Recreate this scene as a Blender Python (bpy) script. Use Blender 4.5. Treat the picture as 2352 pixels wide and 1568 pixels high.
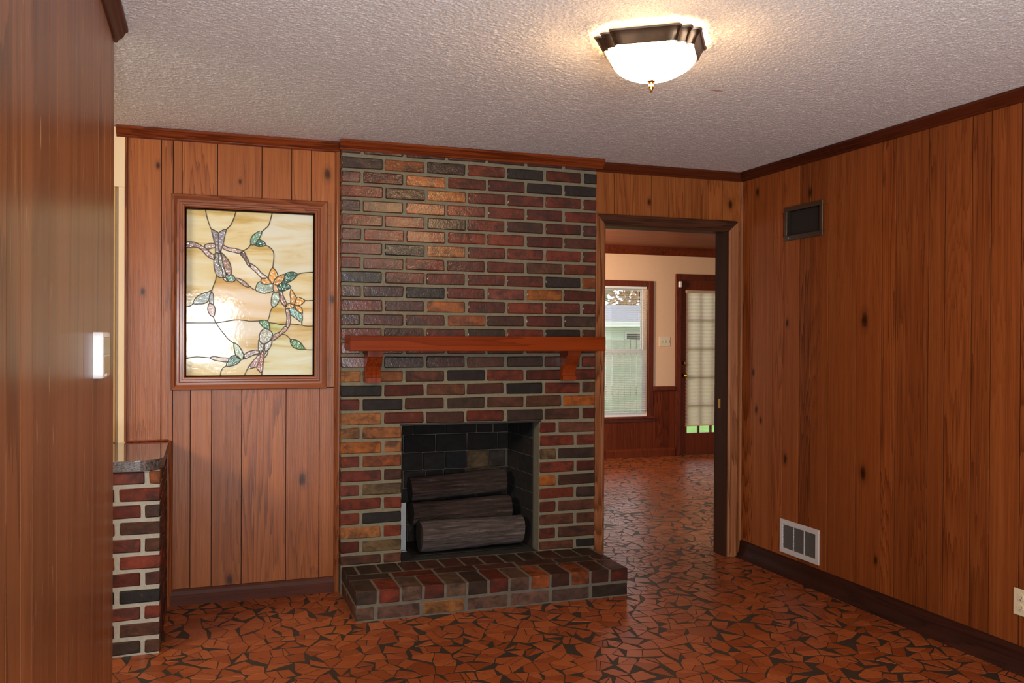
import bpy, bmesh, math, random
from mathutils import Vector, Matrix
random.seed(7)
for _o in list(bpy.data.objects): bpy.data.objects.remove(_o)
SC = bpy.context.scene
COL = SC.collection
PI = math.pi

# ------------------------------------------------------------------ camera, world, lights, exposure
CAM_LOC = Vector((-3.2413, -4.8538, 1.3924))
YAW, PITCH, ROLL, FPX = 0.3348, -0.0054, 0.0052, 2026.35
FWD = Vector((math.sin(YAW)*math.cos(PITCH), math.cos(YAW)*math.cos(PITCH), math.sin(PITCH)))
R0 = Vector((math.cos(YAW), -math.sin(YAW), 0)); U0 = R0.cross(FWD)
RGT = R0*math.cos(ROLL) + U0*math.sin(ROLL); UP = U0*math.cos(ROLL) - R0*math.sin(ROLL)
cd = bpy.data.cameras.new('camera'); cd.sensor_width = 36; cd.lens = FPX/2352*36; cd.clip_start = .05
cam = bpy.data.objects.new('camera', cd); COL.objects.link(cam)
cam.matrix_world = Matrix(((RGT.x, UP.x, -FWD.x, CAM_LOC.x), (RGT.y, UP.y, -FWD.y, CAM_LOC.y), (RGT.z, UP.z, -FWD.z, CAM_LOC.z), (0, 0, 0, 1)))
SC.camera = cam
SC.view_settings.view_transform = 'Standard'; SC.view_settings.look = 'None'
SC.view_settings.gamma = 1; SC.view_settings.use_curve_mapping = False
SC.view_settings.exposure = 0.0
SC.cycles.use_denoising = True
SC.cycles.max_bounces = 10; SC.cycles.diffuse_bounces = 6; SC.cycles.transparent_max_bounces = 24
SC.cycles.sample_clamp_indirect = 6
SC.cycles.caustics_reflective = False; SC.cycles.caustics_refractive = False

w = bpy.data.worlds.new('overcast_sky'); SC.world = w; w.use_nodes = True
_bg = w.node_tree.nodes['Background']; _bg.inputs[0].default_value = (.92, .96, 1, 1); _bg.inputs[1].default_value = 2.4

def area(name, loc, target, sx, sy, power, col):
    l = bpy.data.lights.new(name, 'AREA'); l.shape = 'RECTANGLE'; l.size = sx; l.size_y = sy; l.energy = power; l.color = col
    o = bpy.data.objects.new(name, l); COL.objects.link(o); o.location = loc
    o.rotation_euler = (Vector(target)-Vector(loc)).to_track_quat('-Z', 'Y').to_euler(); return o
# daylight from the window in the wall behind the photographer
area('rear_window_daylight', (-3.2, -6.9, 1.44), (-3.15, 0, 1.5), .60, .76, 106, (.93, .97, 1))
# added fill light low behind the photographer, facing up to brighten the ceiling
area('ceiling_fill', (-2.6, -5.75, .06), (-2.5, -5.4, 2.4), 2.6, 2.2, 290, (.90, .96, 1))
# warm kitchen light, source unseen, on the far side of the counter
area('kitchen_light', (-5.9, -2.6, 2.2), (-3.6, -.4, .9), 1.2, .5, 80, (1, .86, .66))
# warm ceiling lamp of the back room
area('back_room_lamp', (-.5, 3.2, 2.0), (1.7, 4.4, 1.6), .35, .35, 50, (1, .70, .44))
# added fill light at the hidden end of the back room, no window there
area('back_room_fill', (-2.9, 2.4, 1.4), (1, 3.0, 1.0), 1.2, 1.3, 30, (.93, .97, 1))

# ------------------------------------------------------------------ helpers
class MB:
    def __init__(s): s.v = []; s.f = []; s.tone = []
    def add(s, vs, fs, tone=None):
        o = len(s.v); s.v += [tuple(v) for v in vs]; s.f += [tuple(i+o for i in f) for f in fs]
        if tone is not None: s.tone += [tone]*len(fs)
        return s
    def box(s, x0, x1, y0, y1, z0, z1, b=0.0, jit=0.0):
        if x0 > x1: x0, x1 = x1, x0
        if y0 > y1: y0, y1 = y1, y0
        if z0 > z1: z0, z1 = z1, z0
        if b <= 0:
            vs = [(x, y, z) for z in (z0, z1) for y in (y0, y1) for x in (x0, x1)]
            return s.add(vs, [(0, 2, 3, 1), (4, 5, 7, 6), (0, 1, 5, 4), (2, 6, 7, 3), (0, 4, 6, 2), (1, 3, 7, 5)])
        b = min(b, (x1-x0)*.45, (y1-y0)*.45, (z1-z0)*.45)
        c = ((x0, x1), (y0, y1), (z0, z1)); vs = []; idx = {}
        for sx in (0, 1):
            for sy in (0, 1):
                for sz in (0, 1):
                    j = [random.uniform(-jit, jit) for _ in range(3)] if jit else (0, 0, 0)
                    for ax in range(3):
                        p = []
                        for k, sg in enumerate((sx, sy, sz)):
                            q = c[k][sg]
                            if k != ax: q += b if sg == 0 else -b
                            p.append(q+j[k])
                        idx[(sx, sy, sz, ax)] = len(vs); vs.append(tuple(p))
        fs = []
        for ax in range(3):
            a1, a2 = (ax+1) % 3, (ax+2) % 3
            for sg in (0, 1):
                q = []
                for (i, j_) in ((0, 0), (1, 0), (1, 1), (0, 1)):
                    k = [0, 0, 0]; k[ax] = sg; k[a1] = i; k[a2] = j_; q.append(idx[(k[0], k[1], k[2], ax)])
                fs.append(tuple(q) if sg else tuple(q[::-1]))
        for ax in range(3):
            a1, a2 = (ax+1) % 3, (ax+2) % 3
            for i in (0, 1):
                for j_ in (0, 1):
                    k = [0, 0, 0]; k[a1] = i; k[a2] = j_
                    k0 = list(k); k0[ax] = 0; k1 = list(k); k1[ax] = 1
                    q = [idx[(*k0, a1)], idx[(*k1, a1)], idx[(*k1, a2)], idx[(*k0, a2)]]
                    fs.append(tuple(q) if i == j_ else tuple(q[::-1]))
        for sx in (0, 1):
            for sy in (0, 1):
                for sz in (0, 1):
                    q = [idx[(sx, sy, sz, a)] for a in range(3)]
                    fs.append(tuple(q) if (sx+sy+sz) % 2 else tuple(q[::-1]))
        return s.add(vs, fs)
    def tube(s, pts, r, n=6, closed=False, caps=True):
        pts = [Vector(p) for p in pts]; m = len(pts); rings = []
        rr = r if isinstance(r, (list, tuple)) else [r]*m
        ref = None
        for i, p in enumerate(pts):
            a = pts[(i-1) % m] if (closed or i > 0) else p
            b = pts[(i+1) % m] if (closed or i < m-1) else p
            t = (b-a).normalized() if (b-a).length > 1e-9 else Vector((0, 0, 1))
            if ref is None: ref = t.orthogonal().normalized()
            ref = (ref - t*ref.dot(t)).normalized(); bn = t.cross(ref)
            rings.append([p + (ref*math.cos(2*PI*k/n) + bn*math.sin(2*PI*k/n))*rr[i] for k in range(n)])
        vs = [v for rg in rings for v in rg]; fs = []
        for i in range(m if closed else m-1):
            j = (i+1) % m
            for k in range(n): fs.append((i*n+k, i*n+(k+1) % n, j*n+(k+1) % n, j*n+k))
        if not closed and caps: fs += [tuple(range(n))[::-1], tuple((m-1)*n+k for k in range(n))]
        return s.add(vs, fs)
    def loft(s, rings, cap0=True, cap1=True):
        n = len(rings[0]); vs = [v for r in rings for v in r]; fs = []
        for i in range(len(rings)-1):
            for k in range(n): fs.append((i*n+k, i*n+(k+1) % n, (i+1)*n+(k+1) % n, (i+1)*n+k))
        if cap0: fs.append(tuple(range(n))[::-1])
        if cap1: fs.append(tuple((len(rings)-1)*n+k for k in range(n)))
        return s.add(vs, fs)
    def lathe(s, prof, c, n=20, axis='Z'):
        rings = []
        for (r, h) in prof:
            rg = []
            for k in range(n):
                a = 2*PI*k/n; p = (r*math.cos(a), r*math.sin(a), h)
                if axis == 'Y': p = (p[0], p[2], p[1])
                if axis == 'X': p = (p[2], p[0], p[1])
                rg.append((c[0]+p[0], c[1]+p[1], c[2]+p[2]))
            rings.append(rg)
        return s.loft(rings)
    def prism(s, poly, p0, p1, ux, uy):
        """poly (u,v) swept from p0 to p1; u along ux, v along uy"""
        p0, p1, ux, uy = Vector(p0), Vector(p1), Vector(ux), Vector(uy)
        return s.loft([[p0+ux*a+uy*b for a, b in poly], [p1+ux*a+uy*b for a, b in poly]])
    def obj(s, name, mat, parent=None, smooth=False, kind=None, fix=True):
        me = bpy.data.meshes.new(name); me.from_pydata(s.v, [], s.f)
        if s.tone:
            at = me.attributes.new('tone', 'FLOAT', 'FACE'); at.data.foreach_set('value', s.tone)
        if fix:
            bm = bmesh.new(); bm.from_mesh(me); bmesh.ops.recalc_face_normals(bm, faces=bm.faces); bm.to_mesh(me); bm.free()
        if smooth:
            me.polygons.foreach_set('use_smooth', [True]*len(me.polygons))
            if smooth != 'all': me.set_sharp_from_angle(angle=math.radians(38))
        me.materials.append(mat)
        o = bpy.data.objects.new(name, me); COL.objects.link(o)
        if parent: o.parent = parent
        if kind: o['kind'] = kind
        return o

def tag(o, label=None, cat=None, group=None, kind=None):
    if label: o['label'] = label
    if cat: o['category'] = cat
    if group: o['group'] = group
    if kind: o['kind'] = kind
    return o
def empty(name, loc, label, cat, group=None):
    o = bpy.data.objects.new(name, None); COL.objects.link(o); o.location = loc; o.empty_display_size = .1
    return tag(o, label, cat, group)
def under(parent):
    """children keep world coordinates: move their mesh into the parent's frame"""
    off = parent.location
    for c in list(parent.children):
        if c.type == 'MESH': c.data.transform(Matrix.Translation(-off))
        under_sub(c, off)
def under_sub(c, off):
    for g in c.children:
        if g.type == 'MESH': g.data.transform(Matrix.Translation(-off))
        under_sub(g, off)

# ------------------------------------------------------------------ materials
def new_mat(name):
    m = bpy.data.materials.new(name); m.use_nodes = True; nt = m.node_tree
    b = nt.nodes['Principled BSDF']; return m, nt, b
def N(nt, typ, **kw):
    n = nt.nodes.new(typ)
    for k, v in kw.items():
        if k.startswith('i_'): n.inputs[k[2:].replace('_', ' ')].default_value = v
        else: setattr(n, k, v)
    return n
def mathn(nt, op, a, b=None, clamp=False):
    n = nt.nodes.new('ShaderNodeMath'); n.operation = op; n.use_clamp = clamp
    for i, x in enumerate((a, b)):
        if x is None: continue
        if isinstance(x, (int, float)): n.inputs[i].default_value = x
        else: nt.links.new(x, n.inputs[i])
    return n.outputs[0]
def ramp(nt, fac, stops):
    r = nt.nodes.new('ShaderNodeValToRGB'); e = r.color_ramp.elements
    while len(e) < len(stops): e.new(.5)
    for el, (p, c) in zip(e, stops): el.position = p; el.color = (*c, 1)
    nt.links.new(fac, r.inputs[0]); return r.outputs[0]
def mix(nt, fac, a, b, mode='MIX'):
    n = nt.nodes.new('ShaderNodeMix'); n.data_type = 'RGBA'; n.blend_type = mode
    for i, x in ((0, fac), (6, a), (7, b)):
        if isinstance(x, (int, float)): n.inputs[i].default_value = x
        elif isinstance(x, tuple): n.inputs[i].default_value = (*x, 1) if len(x) == 3 else x
        else: nt.links.new(x, n.inputs[i])
    return n.outputs[2]
def pos(nt, scale, rnd=True, rot=None):
    g = nt.nodes.new('ShaderNodeNewGeometry').outputs['Position']
    if rnd:
        oi = nt.nodes.new('ShaderNodeObjectInfo'); k = mathn(nt, 'MULTIPLY', oi.outputs['Random'], 40.0)
        v = nt.nodes.new('ShaderNodeVectorMath'); v.operation = 'ADD'; nt.links.new(g, v.inputs[0]); nt.links.new(k, v.inputs[1]); g = v.outputs[0]
    v = nt.nodes.new('ShaderNodeVectorMath'); v.operation = 'MULTIPLY'; nt.links.new(g, v.inputs[0]); v.inputs[1].default_value = scale
    return v.outputs[0]
def noise(nt, vec, scale=1, detail=4, rough=.55, dist=0):
    n = nt.nodes.new('ShaderNodeTexNoise'); nt.links.new(vec, n.inputs['Vector'])
    n.inputs['Scale'].default_value = scale; n.inputs['Detail'].default_value = detail
    n.inputs['Roughness'].default_value = rough; n.inputs['Distortion'].default_value = dist
    return n.outputs['Fac']
def bump(nt, h, strength, dist, normal=None):
    n = nt.nodes.new('ShaderNodeBump'); n.inputs['Strength'].default_value = strength; n.inputs['Distance'].default_value = dist
    nt.links.new(h, n.inputs['Height'])
    if normal: nt.links.new(normal, n.inputs['Normal'])
    return n.outputs[0]

def plain(name, col, rough=.5, metal=0, spec=.5, var=0.0, vscale=30, bmp=0):
    m, nt, b = new_mat(name); b.inputs['Roughness'].default_value = rough; b.inputs['Metallic'].default_value = metal
    b.inputs['Specular IOR Level'].default_value = spec
    n = noise(nt, pos(nt, (vscale,)*3), 1, 4)
    c = mix(nt, n, tuple(x*(1-var) for x in col), tuple(min(1, x*(1+var)) for x in col))
    nt.links.new(c, b.inputs['Base Color'])
    if bmp: nt.links.new(bump(nt, n, bmp, .004), b.inputs['Normal'])
    return m

def wood(name, dark, mid, light, rough=.38, axis='Z', ring=28, knots=(), kaxis='X', tone=.32, coat=.0, fine=.35, spec=.15, bmp=.25, scratch=False):
    m, nt, b = new_mat(name)
    sl = {'Z': (1, 1, .11), 'X': (.11, 1, 1), 'Y': (1, .11, 1)}[axis]
    sf = {'Z': (1, 1, .02), 'X': (.02, 1, 1), 'Y': (1, .02, 1)}[axis]
    p1 = pos(nt, tuple(3.0*s for s in sl))
    v = noise(nt, p1, 1, 2, .4, .25)
    jag = noise(nt, pos(nt, tuple(60*s for s in sf)), 1, 2, .6)
    v = mathn(nt, 'ADD', v, mathn(nt, 'MULTIPLY', jag, .07))
    fr = mathn(nt, 'FRACT', mathn(nt, 'MULTIPLY', v, ring))
    rings = mathn(nt, 'POWER', fr, 3.0)
    msk = noise(nt, pos(nt, tuple(2.2*s for s in ((1, 1, .12) if axis == 'Z' else (.12, 1, 1)))), 1, 1)
    msk = ramp(nt, msk, [(.42, (.08, .08, .08)), (.66, (1, 1, 1))])
    fib = noise(nt, pos(nt, tuple(170*s for s in sf)), 1, 3, .65)
    band = noise(nt, pos(nt, tuple(30*s for s in sf)), 1, 2, .5)
    big = noise(nt, pos(nt, tuple(1.2*s for s in ((1, 1, .5) if axis == 'Z' else (.5, 1, 1)))), 1, 2)
    f = mathn(nt, 'MULTIPLY', mathn(nt, 'MULTIPLY', rings, msk), .42)
    f = mathn(nt, 'ADD', f, mathn(nt, 'MULTIPLY', fib, fine))
    f = mathn(nt, 'ADD', f, mathn(nt, 'MULTIPLY', band, .28))
    f = mathn(nt, 'ADD', f, mathn(nt, 'MULTIPLY', big, .18))
    c = ramp(nt, f, [(.27, light), (.43, mid), (.66, dark)])
    oi = nt.nodes.new('ShaderNodeObjectInfo')
    t = mathn(nt, 'MULTIPLY_ADD', oi.outputs['Random'], tone); nt.nodes[-1].inputs[2].default_value = 1-tone/2
    hs = nt.nodes.new('ShaderNodeHueSaturation'); nt.links.new(c, hs.inputs['Color']); nt.links.new(t, hs.inputs['Value'])
    c = hs.outputs[0]
    if knots:
        # knots sit where the boards have them: (along the wall, height, size)
        g = nt.nodes.new('ShaderNodeNewGeometry').outputs['Position']; wob = noise(nt, pos(nt, (55, 55, 30), False), 1, 2); best = None
        for (h_, z_, r_) in knots:
            sb = nt.nodes.new('ShaderNodeVectorMath'); sb.operation = 'SUBTRACT'; nt.links.new(g, sb.inputs[0]); sb.inputs[1].default_value = (h_, 0, z_) if kaxis == 'X' else (0, h_, z_)
            ml = nt.nodes.new('ShaderNodeVectorMath'); ml.operation = 'MULTIPLY'; nt.links.new(sb.outputs[0], ml.inputs[0])
            ml.inputs[1].default_value = (1/r_, 0, .55/r_) if kaxis == 'X' else (0, 1/r_, .55/r_)
            ln = nt.nodes.new('ShaderNodeVectorMath'); ln.operation = 'LENGTH'; nt.links.new(ml.outputs[0], ln.inputs[0])
            best = ln.outputs['Value'] if best is None else mathn(nt, 'MINIMUM', best, ln.outputs['Value'])
        best = mathn(nt, 'ADD', best, mathn(nt, 'MULTIPLY', wob, .7))
        c = mix(nt, ramp(nt, mathn(nt, 'MULTIPLY', best, .25), [(.16, (.95, .95, .95)), (.27, (.75, .75, .75)), (.36, (.28, .28, .28)), (.62, (0, 0, 0))]), c, tuple(x*.16 for x in dark))
    if scratch:
        sc_ = noise(nt, pos(nt, (90, 90, 7), False), 1, 1); c = mix(nt, ramp(nt, sc_, [(.735, (0, 0, 0)), (.75, (.7, .7, .7))]), c, (.62, .42, .22))
    nt.links.new(c, b.inputs['Base Color'])
    b.inputs['Roughness'].default_value = rough; b.inputs['Coat Weight'].default_value = coat; b.inputs['Coat Roughness'].default_value = .16
    b.inputs['Specular IOR Level'].default_value = spec
    nt.links.new(bump(nt, fib, bmp, .002), b.inputs['Normal'])
    return m

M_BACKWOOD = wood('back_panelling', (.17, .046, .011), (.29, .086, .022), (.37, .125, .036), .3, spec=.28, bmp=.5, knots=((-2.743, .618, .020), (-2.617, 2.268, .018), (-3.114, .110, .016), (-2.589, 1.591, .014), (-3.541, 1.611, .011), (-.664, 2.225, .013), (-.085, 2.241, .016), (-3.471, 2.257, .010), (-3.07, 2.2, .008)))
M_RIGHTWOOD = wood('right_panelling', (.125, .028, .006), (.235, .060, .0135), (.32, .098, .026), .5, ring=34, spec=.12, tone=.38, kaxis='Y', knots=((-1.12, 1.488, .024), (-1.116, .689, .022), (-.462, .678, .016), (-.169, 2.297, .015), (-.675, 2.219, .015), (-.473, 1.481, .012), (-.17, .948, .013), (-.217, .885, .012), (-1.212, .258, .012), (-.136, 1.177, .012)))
M_LEFTWOOD = wood('left_panelling', (.13, .044, .015), (.235, .083, .030), (.31, .122, .050), .3, knots=(), ring=10, scratch=True, spec=.35)
M_WAINSCOT = wood('wainscot_panelling', (.07, .011, .003), (.12, .022, .006), (.16, .034, .009), .5, spec=.08)
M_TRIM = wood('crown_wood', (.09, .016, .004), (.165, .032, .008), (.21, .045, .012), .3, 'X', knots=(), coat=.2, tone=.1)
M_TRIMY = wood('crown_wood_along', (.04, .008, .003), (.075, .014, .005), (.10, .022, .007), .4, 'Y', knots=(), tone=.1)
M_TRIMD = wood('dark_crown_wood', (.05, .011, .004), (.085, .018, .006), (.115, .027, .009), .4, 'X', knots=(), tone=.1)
M_TRIMZ = wood('upright_trim_wood', (.12, .030, .010), (.22, .064, .020), (.28, .09, .028), .3, 'Z', knots=(), coat=.3, tone=.1)
M_BASE = wood('baseboard_wood', (.035, .011, .006), (.075, .022, .012), (.10, .032, .018), .5, 'X', knots=(), tone=.1)
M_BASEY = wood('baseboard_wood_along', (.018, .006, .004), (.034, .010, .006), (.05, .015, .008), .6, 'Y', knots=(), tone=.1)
M_CASE = wood('casing_wood', (.14, .045, .016), (.27, .10, .04), (.37, .16, .066), .42, 'Z', knots=(), tone=.1)
M_CASEDARK = wood('dark_casing_wood', (.035, .014, .007), (.075, .026, .012), (.11, .04, .02), .5, 'X', knots=(), tone=.1)
M_JAMB = wood('dark_jamb_wood', (.022, .008, .004), (.04, .014, .007), (.06, .022, .010), .6, 'Z', knots=(), tone=.1, spec=.1)
M_FRAME = wood('picture_moulding_wood', (.13, .036, .016), (.24, .074, .030), (.31, .105, .045), .28, 'X', knots=(), coat=.35, tone=.12)
M_FRAMEZ = wood('picture_moulding_upright', (.13, .036, .016), (.24, .074, .030), (.31, .105, .045), .28, 'Z', knots=(), coat=.35, tone=.12)
M_MANTEL = wood('mantel_wood', (.12, .017, .002), (.19, .029, .0035), (.23, .040, .006), .4, 'X', knots=(), ring=8, tone=.05, spec=.08)
M_CORBEL = wood('corbel_wood', (.13, .018, .004), (.20, .032, .006), (.25, .046, .010), .35, 'Z', knots=(), tone=.05)
M_DARKWOODX = wood('exterior_door_wood', (.06, .010, .004), (.12, .022, .007), (.17, .032, .01), .4, 'Z', knots=(), tone=.1)
M_CEILWOOD = wood('back_room_ceiling_boards', (.10, .018, .004), (.19, .040, .009), (.25, .06, .014), .4, 'X', knots=())
M_GAP = plain('groove_shadow_wood', (.012, .006, .004), .9)
M_CREAM = plain('cream_paint', (.80, .62, .40), .6, var=.05, vscale=3)
M_PEACH = plain('peach_cream_paint', (.78, .52, .33), .7, var=.05, vscale=60, bmp=.15)
M_DRYWALL = plain('plain_wall_paint', (.55, .50, .43), .8, var=.04)
M_BLACK = plain('soot_black', (.012, .011, .010), .85, var=.5, vscale=9)
M_IRON = plain('dark_iron', (.02, .018, .017), .6, .4, var=.4)
M_STEEL = plain('dull_grey_steel', (.32, .34, .36), .5, .3, var=.15)
M_BRONZE = plain('aged_bronze', (.14, .085, .05), .3, .85, var=.45, vscale=25)
M_BRASS = plain('polished_brass', (.80, .50, .16), .2, 1, var=.1)
M_WHITEPL = plain('white_plastic', (.86, .85, .86), .3, var=.02)
M_BEIGEPL = plain('beige_plastic', (.55, .46, .32), .4, var=.03)
M_LCD = plain('grey_display', (.30, .30, .24), .2, var=.05)
M_OUTLET = plain('almond_plate', (.72, .63, .45), .35, var=.02)
M_SLOT = plain('dark_slot', (.05, .04, .03), .6)
M_VENTW = plain('white_vent_enamel', (.62, .60, .60), .4, var=.05)
M_VENTB = plain('brown_vent_metal', (.085, .055, .035), .35, .5, var=.2)
M_VENTD = plain('vent_dark', (.11, .10, .095), .6)
M_CAME = plain('lead_came', (.10, .085, .065), .35, .6, var=.3)
M_BLIND = plain('blind_vinyl', (.80, .80, .78), .4, var=.03)
M_SASH = plain('white_sash_paint', (.72, .72, .72), .4, var=.03)

# mortar
M_MORTAR, nt, b = new_mat('mortar'); b.inputs['Roughness'].default_value = .8
n1 = noise(nt, pos(nt, (60,)*3, False), 1, 5); n2 = noise(nt, pos(nt, (5,)*3, False), 1, 3)
c = mix(nt, n1, (.095, .088, .058), (.215, .202, .150)); c = mix(nt, mathn(nt, 'MULTIPLY', n2, .6), c, (.15, .13, .075)); nt.links.new(c, b.inputs['Base Color'])
nt.links.new(bump(nt, n1, .6, .006), b.inputs['Normal'])
# bricks: each takes its own object colour
def brickmat(name, rough, coat, gain=1.0):
    m, nt, b = new_mat(name)
    oi = nt.nodes.new('ShaderNodeObjectInfo')
    n1 = noise(nt, pos(nt, (22,)*3), 1, 6, .65); n2 = noise(nt, pos(nt, (9, 9, 16)), 1, 4, .65, .6); n3 = noise(nt, pos(nt, (90,)*3), 1, 2)
    c = mix(nt, 1.0, oi.outputs['Color'], ramp(nt, n1, [(.25, (.5, .5, .5)), (.75, (1.6, 1.5, 1.4))]), 'MULTIPLY')
    c = mix(nt, ramp(nt, n2, [(.47, (0, 0, 0)), (.62, (.9, .9, .9))]), c, mix(nt, .7, c, (.014, .009, .007)))
    c = mix(nt, ramp(nt, n1, [(.66, (0, 0, 0)), (.74, (.35, .35, .35))]), c, (.20*gain, .085*gain, .030*gain))
    nt.links.new(c, b.inputs['Base Color'])
    b.inputs['Roughness'].default_value = rough; b.inputs['Specular IOR Level'].default_value = .22; b.inputs['Coat Weight'].default_value = coat; b.inputs['Coat Roughness'].default_value = .13
    bm_ = bump(nt, n1, .35, .008); bm_ = bump(nt, n3, .12, .0025, bm_)
    nt.links.new(bm_, b.inputs['Normal']); nt.links.new(bm_, b.inputs['Coat Normal'])
    return m
M_BRICK = brickmat('sealed_brick', .5, .9)
M_BRICKDULL = brickmat('worn_brick', .7, .05)
M_HMORTAR = plain('dark_hearth_mortar', (.105, .092, .072), .85, var=.45, vscale=30, bmp=.4)  # hearth mortar, darker than the chimney's
M_FIREBRICK = brickmat('sooty_firebrick', .85, 0, .5)
# mosaic floor
def tilemat():
    m, nt, b = new_mat('terracotta_shards')
    a = nt.nodes.new('ShaderNodeAttribute'); a.attribute_name = 'tone'
    n1 = noise(nt, pos(nt, (40,)*3, False), 1, 4); n2 = noise(nt, pos(nt, (1.3,)*3, False), 1, 2)
    c = ramp(nt, a.outputs['Fac'], [(0, (.22, .048, .012)), (.5, (.31, .076, .021)), (1, (.38, .105, .033))])
    c = mix(nt, mathn(nt, 'MULTIPLY', n1, .4), c, (.20, .048, .014))
    nt.links.new(c, b.inputs['Base Color'])
    r = mathn(nt, 'MULTIPLY_ADD', n2, .16); nt.nodes[-1].inputs[2].default_value = .24; nt.links.new(r, b.inputs['Roughness']); b.inputs['Specular IOR Level'].default_value = .35
    nt.links.new(bump(nt, n1, .12, .003), b.inputs['Normal'])
    return m
M_TILE = tilemat()
M_GROUT = plain('dark_grout', (.032, .026, .020), .5, var=.3)
# popcorn ceiling
M_CEIL, nt, b = new_mat('popcorn_ceiling'); b.inputs['Roughness'].default_value = .75
n1 = noise(nt, pos(nt, (170,)*3, False), 1, 2, .6); n2 = noise(nt, pos(nt, (.7,)*3, False), 1, 2)
h = mathn(nt, 'POWER', n1, 2.0)
c = mix(nt, ramp(nt, n1, [(.35, (0, 0, 0)), (.65, (1, 1, 1))]), (.58, .53, .51), (.97, .93, .92)); c = mix(nt, mathn(nt, 'MULTIPLY', n2, .15), c, (.60, .52, .46))
g = nt.nodes.new('ShaderNodeNewGeometry'); vs_ = nt.nodes.new('ShaderNodeVectorMath'); vs_.operation = 'SUBTRACT'; nt.links.new(g.outputs['Position'], vs_.inputs[0]); vs_.inputs[1].default_value = (-1.195, -1.592, 2.44)
vm = nt.nodes.new('ShaderNodeVectorMath'); vm.operation = 'MULTIPLY'; nt.links.new(vs_.outputs[0], vm.inputs[0]); vm.inputs[1].default_value = (1, 2.6, 1)
vl = nt.nodes.new('ShaderNodeVectorMath'); vl.operation = 'LENGTH'; nt.links.new(vm.outputs[0], vl.inputs[0])
st = ramp(nt, mathn(nt, 'ADD', vl.outputs['Value'], mathn(nt, 'MULTIPLY', n1, .02)), [(.036, (.75, .75, .75)), (.046, (0, 0, 0))])
c = mix(nt, st, c, (.42, .16, .10)); nt.links.new(c, b.inputs['Base Color'])
M_CEILFLAT = M_CEIL.copy(); nt = M_CEILFLAT.node_tree; nt.links.new(bump(nt, [n for n in nt.nodes if n.type == 'TEX_NOISE'][0].outputs['Fac'], 1.0, .02), nt.nodes['Principled BSDF'].inputs['Normal'])
# laminate worktop
M_COUNTER, nt, b = new_mat('brown_laminate'); b.inputs['Roughness'].default_value = .1; b.inputs['Coat Weight'].default_value = .6; b.inputs['Coat Roughness'].default_value = .04
n1 = noise(nt, pos(nt, (70, 70, 70), False), 1, 4); nt.links.new(mix(nt, n1, (.10, .075, .06), (.22, .17, .14)), b.inputs['Base Color'])
M_EDGE, nt, b = new_mat('speckled_laminate_edge'); b.inputs['Roughness'].default_value = .4
n1 = noise(nt, pos(nt, (120, 120, 240), False), 1, 3); nt.links.new(ramp(nt, n1, [(.4, (.035, .025, .022)), (.62, (.16, .13, .12))]), b.inputs['Base Color'])
# opalescent art glass, each piece takes its own object colour
def artglass(name, bscale, bstr, streak, spec):
    m, nt, b = new_mat(name); b.inputs['Roughness'].default_value = .07; b.inputs['Specular IOR Level'].default_value = spec
    oi = nt.nodes.new('ShaderNodeObjectInfo')
    n1 = noise(nt, pos(nt, (2.0, 2.0, 11)), 1, 4, .55, .7); n2 = noise(nt, pos(nt, (bscale,)*3, False), 1, 2)
    if streak: c = mix(nt, 1.0, oi.outputs['Color'], ramp(nt, n1, [(.33, (.78, .58, .26)), (.47, (1, .93, .78)), (.60, (1.05, 1.08, 1.15))]), 'MULTIPLY')
    else: c = mix(nt, 1.0, oi.outputs['Color'], ramp(nt, n1, [(.3, (.6, .6, .6)), (.7, (1.5, 1.5, 1.5))]), 'MULTIPLY')
    nt.links.new(c, b.inputs['Base Color'])
    nb = bump(nt, n2, bstr, .006); nt.links.new(nb, b.inputs['Normal'])
    tr = nt.nodes.new('ShaderNodeBsdfTranslucent'); nt.links.new(c, tr.inputs[0])
    mx = nt.nodes.new('ShaderNodeMixShader'); mx.inputs[0].default_value = .12
    nt.links.new(b.outputs[0], mx.inputs[1]); nt.links.new(tr.outputs[0], mx.inputs[2]); nt.links.new(mx.outputs[0], nt.nodes['Material Output'].inputs[0])
    return m
M_OPAL = artglass('opalescent_glass', 34, .055, True, .2)
M_ART = artglass('rippled_art_glass', 70, .5, False, .6)
# clear panes
M_PANE = bpy.data.materials.new('clear_pane'); M_PANE.use_nodes = True; nt = M_PANE.node_tree; nt.nodes.clear()
o_ = nt.nodes.new('ShaderNodeOutputMaterial'); t_ = nt.nodes.new('ShaderNodeBsdfTransparent'); t_.inputs[0].default_value = (.97, .97, .965, 1)
g_ = nt.nodes.new('ShaderNodeBsdfGlossy'); g_.inputs['Roughness'].default_value = .02; f_ = nt.nodes.new('ShaderNodeFresnel'); f_.inputs[0].default_value = 1.45
x_ = nt.nodes.new('ShaderNodeMixShader'); nt.links.new(f_.outputs[0], x_.inputs[0]); nt.links.new(t_.outputs[0], x_.inputs[1]); nt.links.new(g_.outputs[0], x_.inputs[2]); nt.links.new(x_.outputs[0], o_.inputs[0])
# translucent shade fabric
M_SHADE = bpy.data.materials.new('shade_fabric'); M_SHADE.use_nodes = True; nt = M_SHADE.node_tree; nt.nodes.clear()
o_ = nt.nodes.new('ShaderNodeOutputMaterial'); d_ = nt.nodes.new('ShaderNodeBsdfDiffuse'); d_.inputs[0].default_value = (.88, .72, .57, 1)
t_ = nt.nodes.new('ShaderNodeBsdfTranslucent'); t_.inputs[0].default_value = (.96, .76, .58, 1); x_ = nt.nodes.new('ShaderNodeMixShader'); x_.inputs[0].default_value = .72
nt.links.new(d_.outputs[0], x_.inputs[1]); nt.links.new(t_.outputs[0], x_.inputs[2]); nt.links.new(x_.outputs[0], o_.inputs[0])
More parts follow.
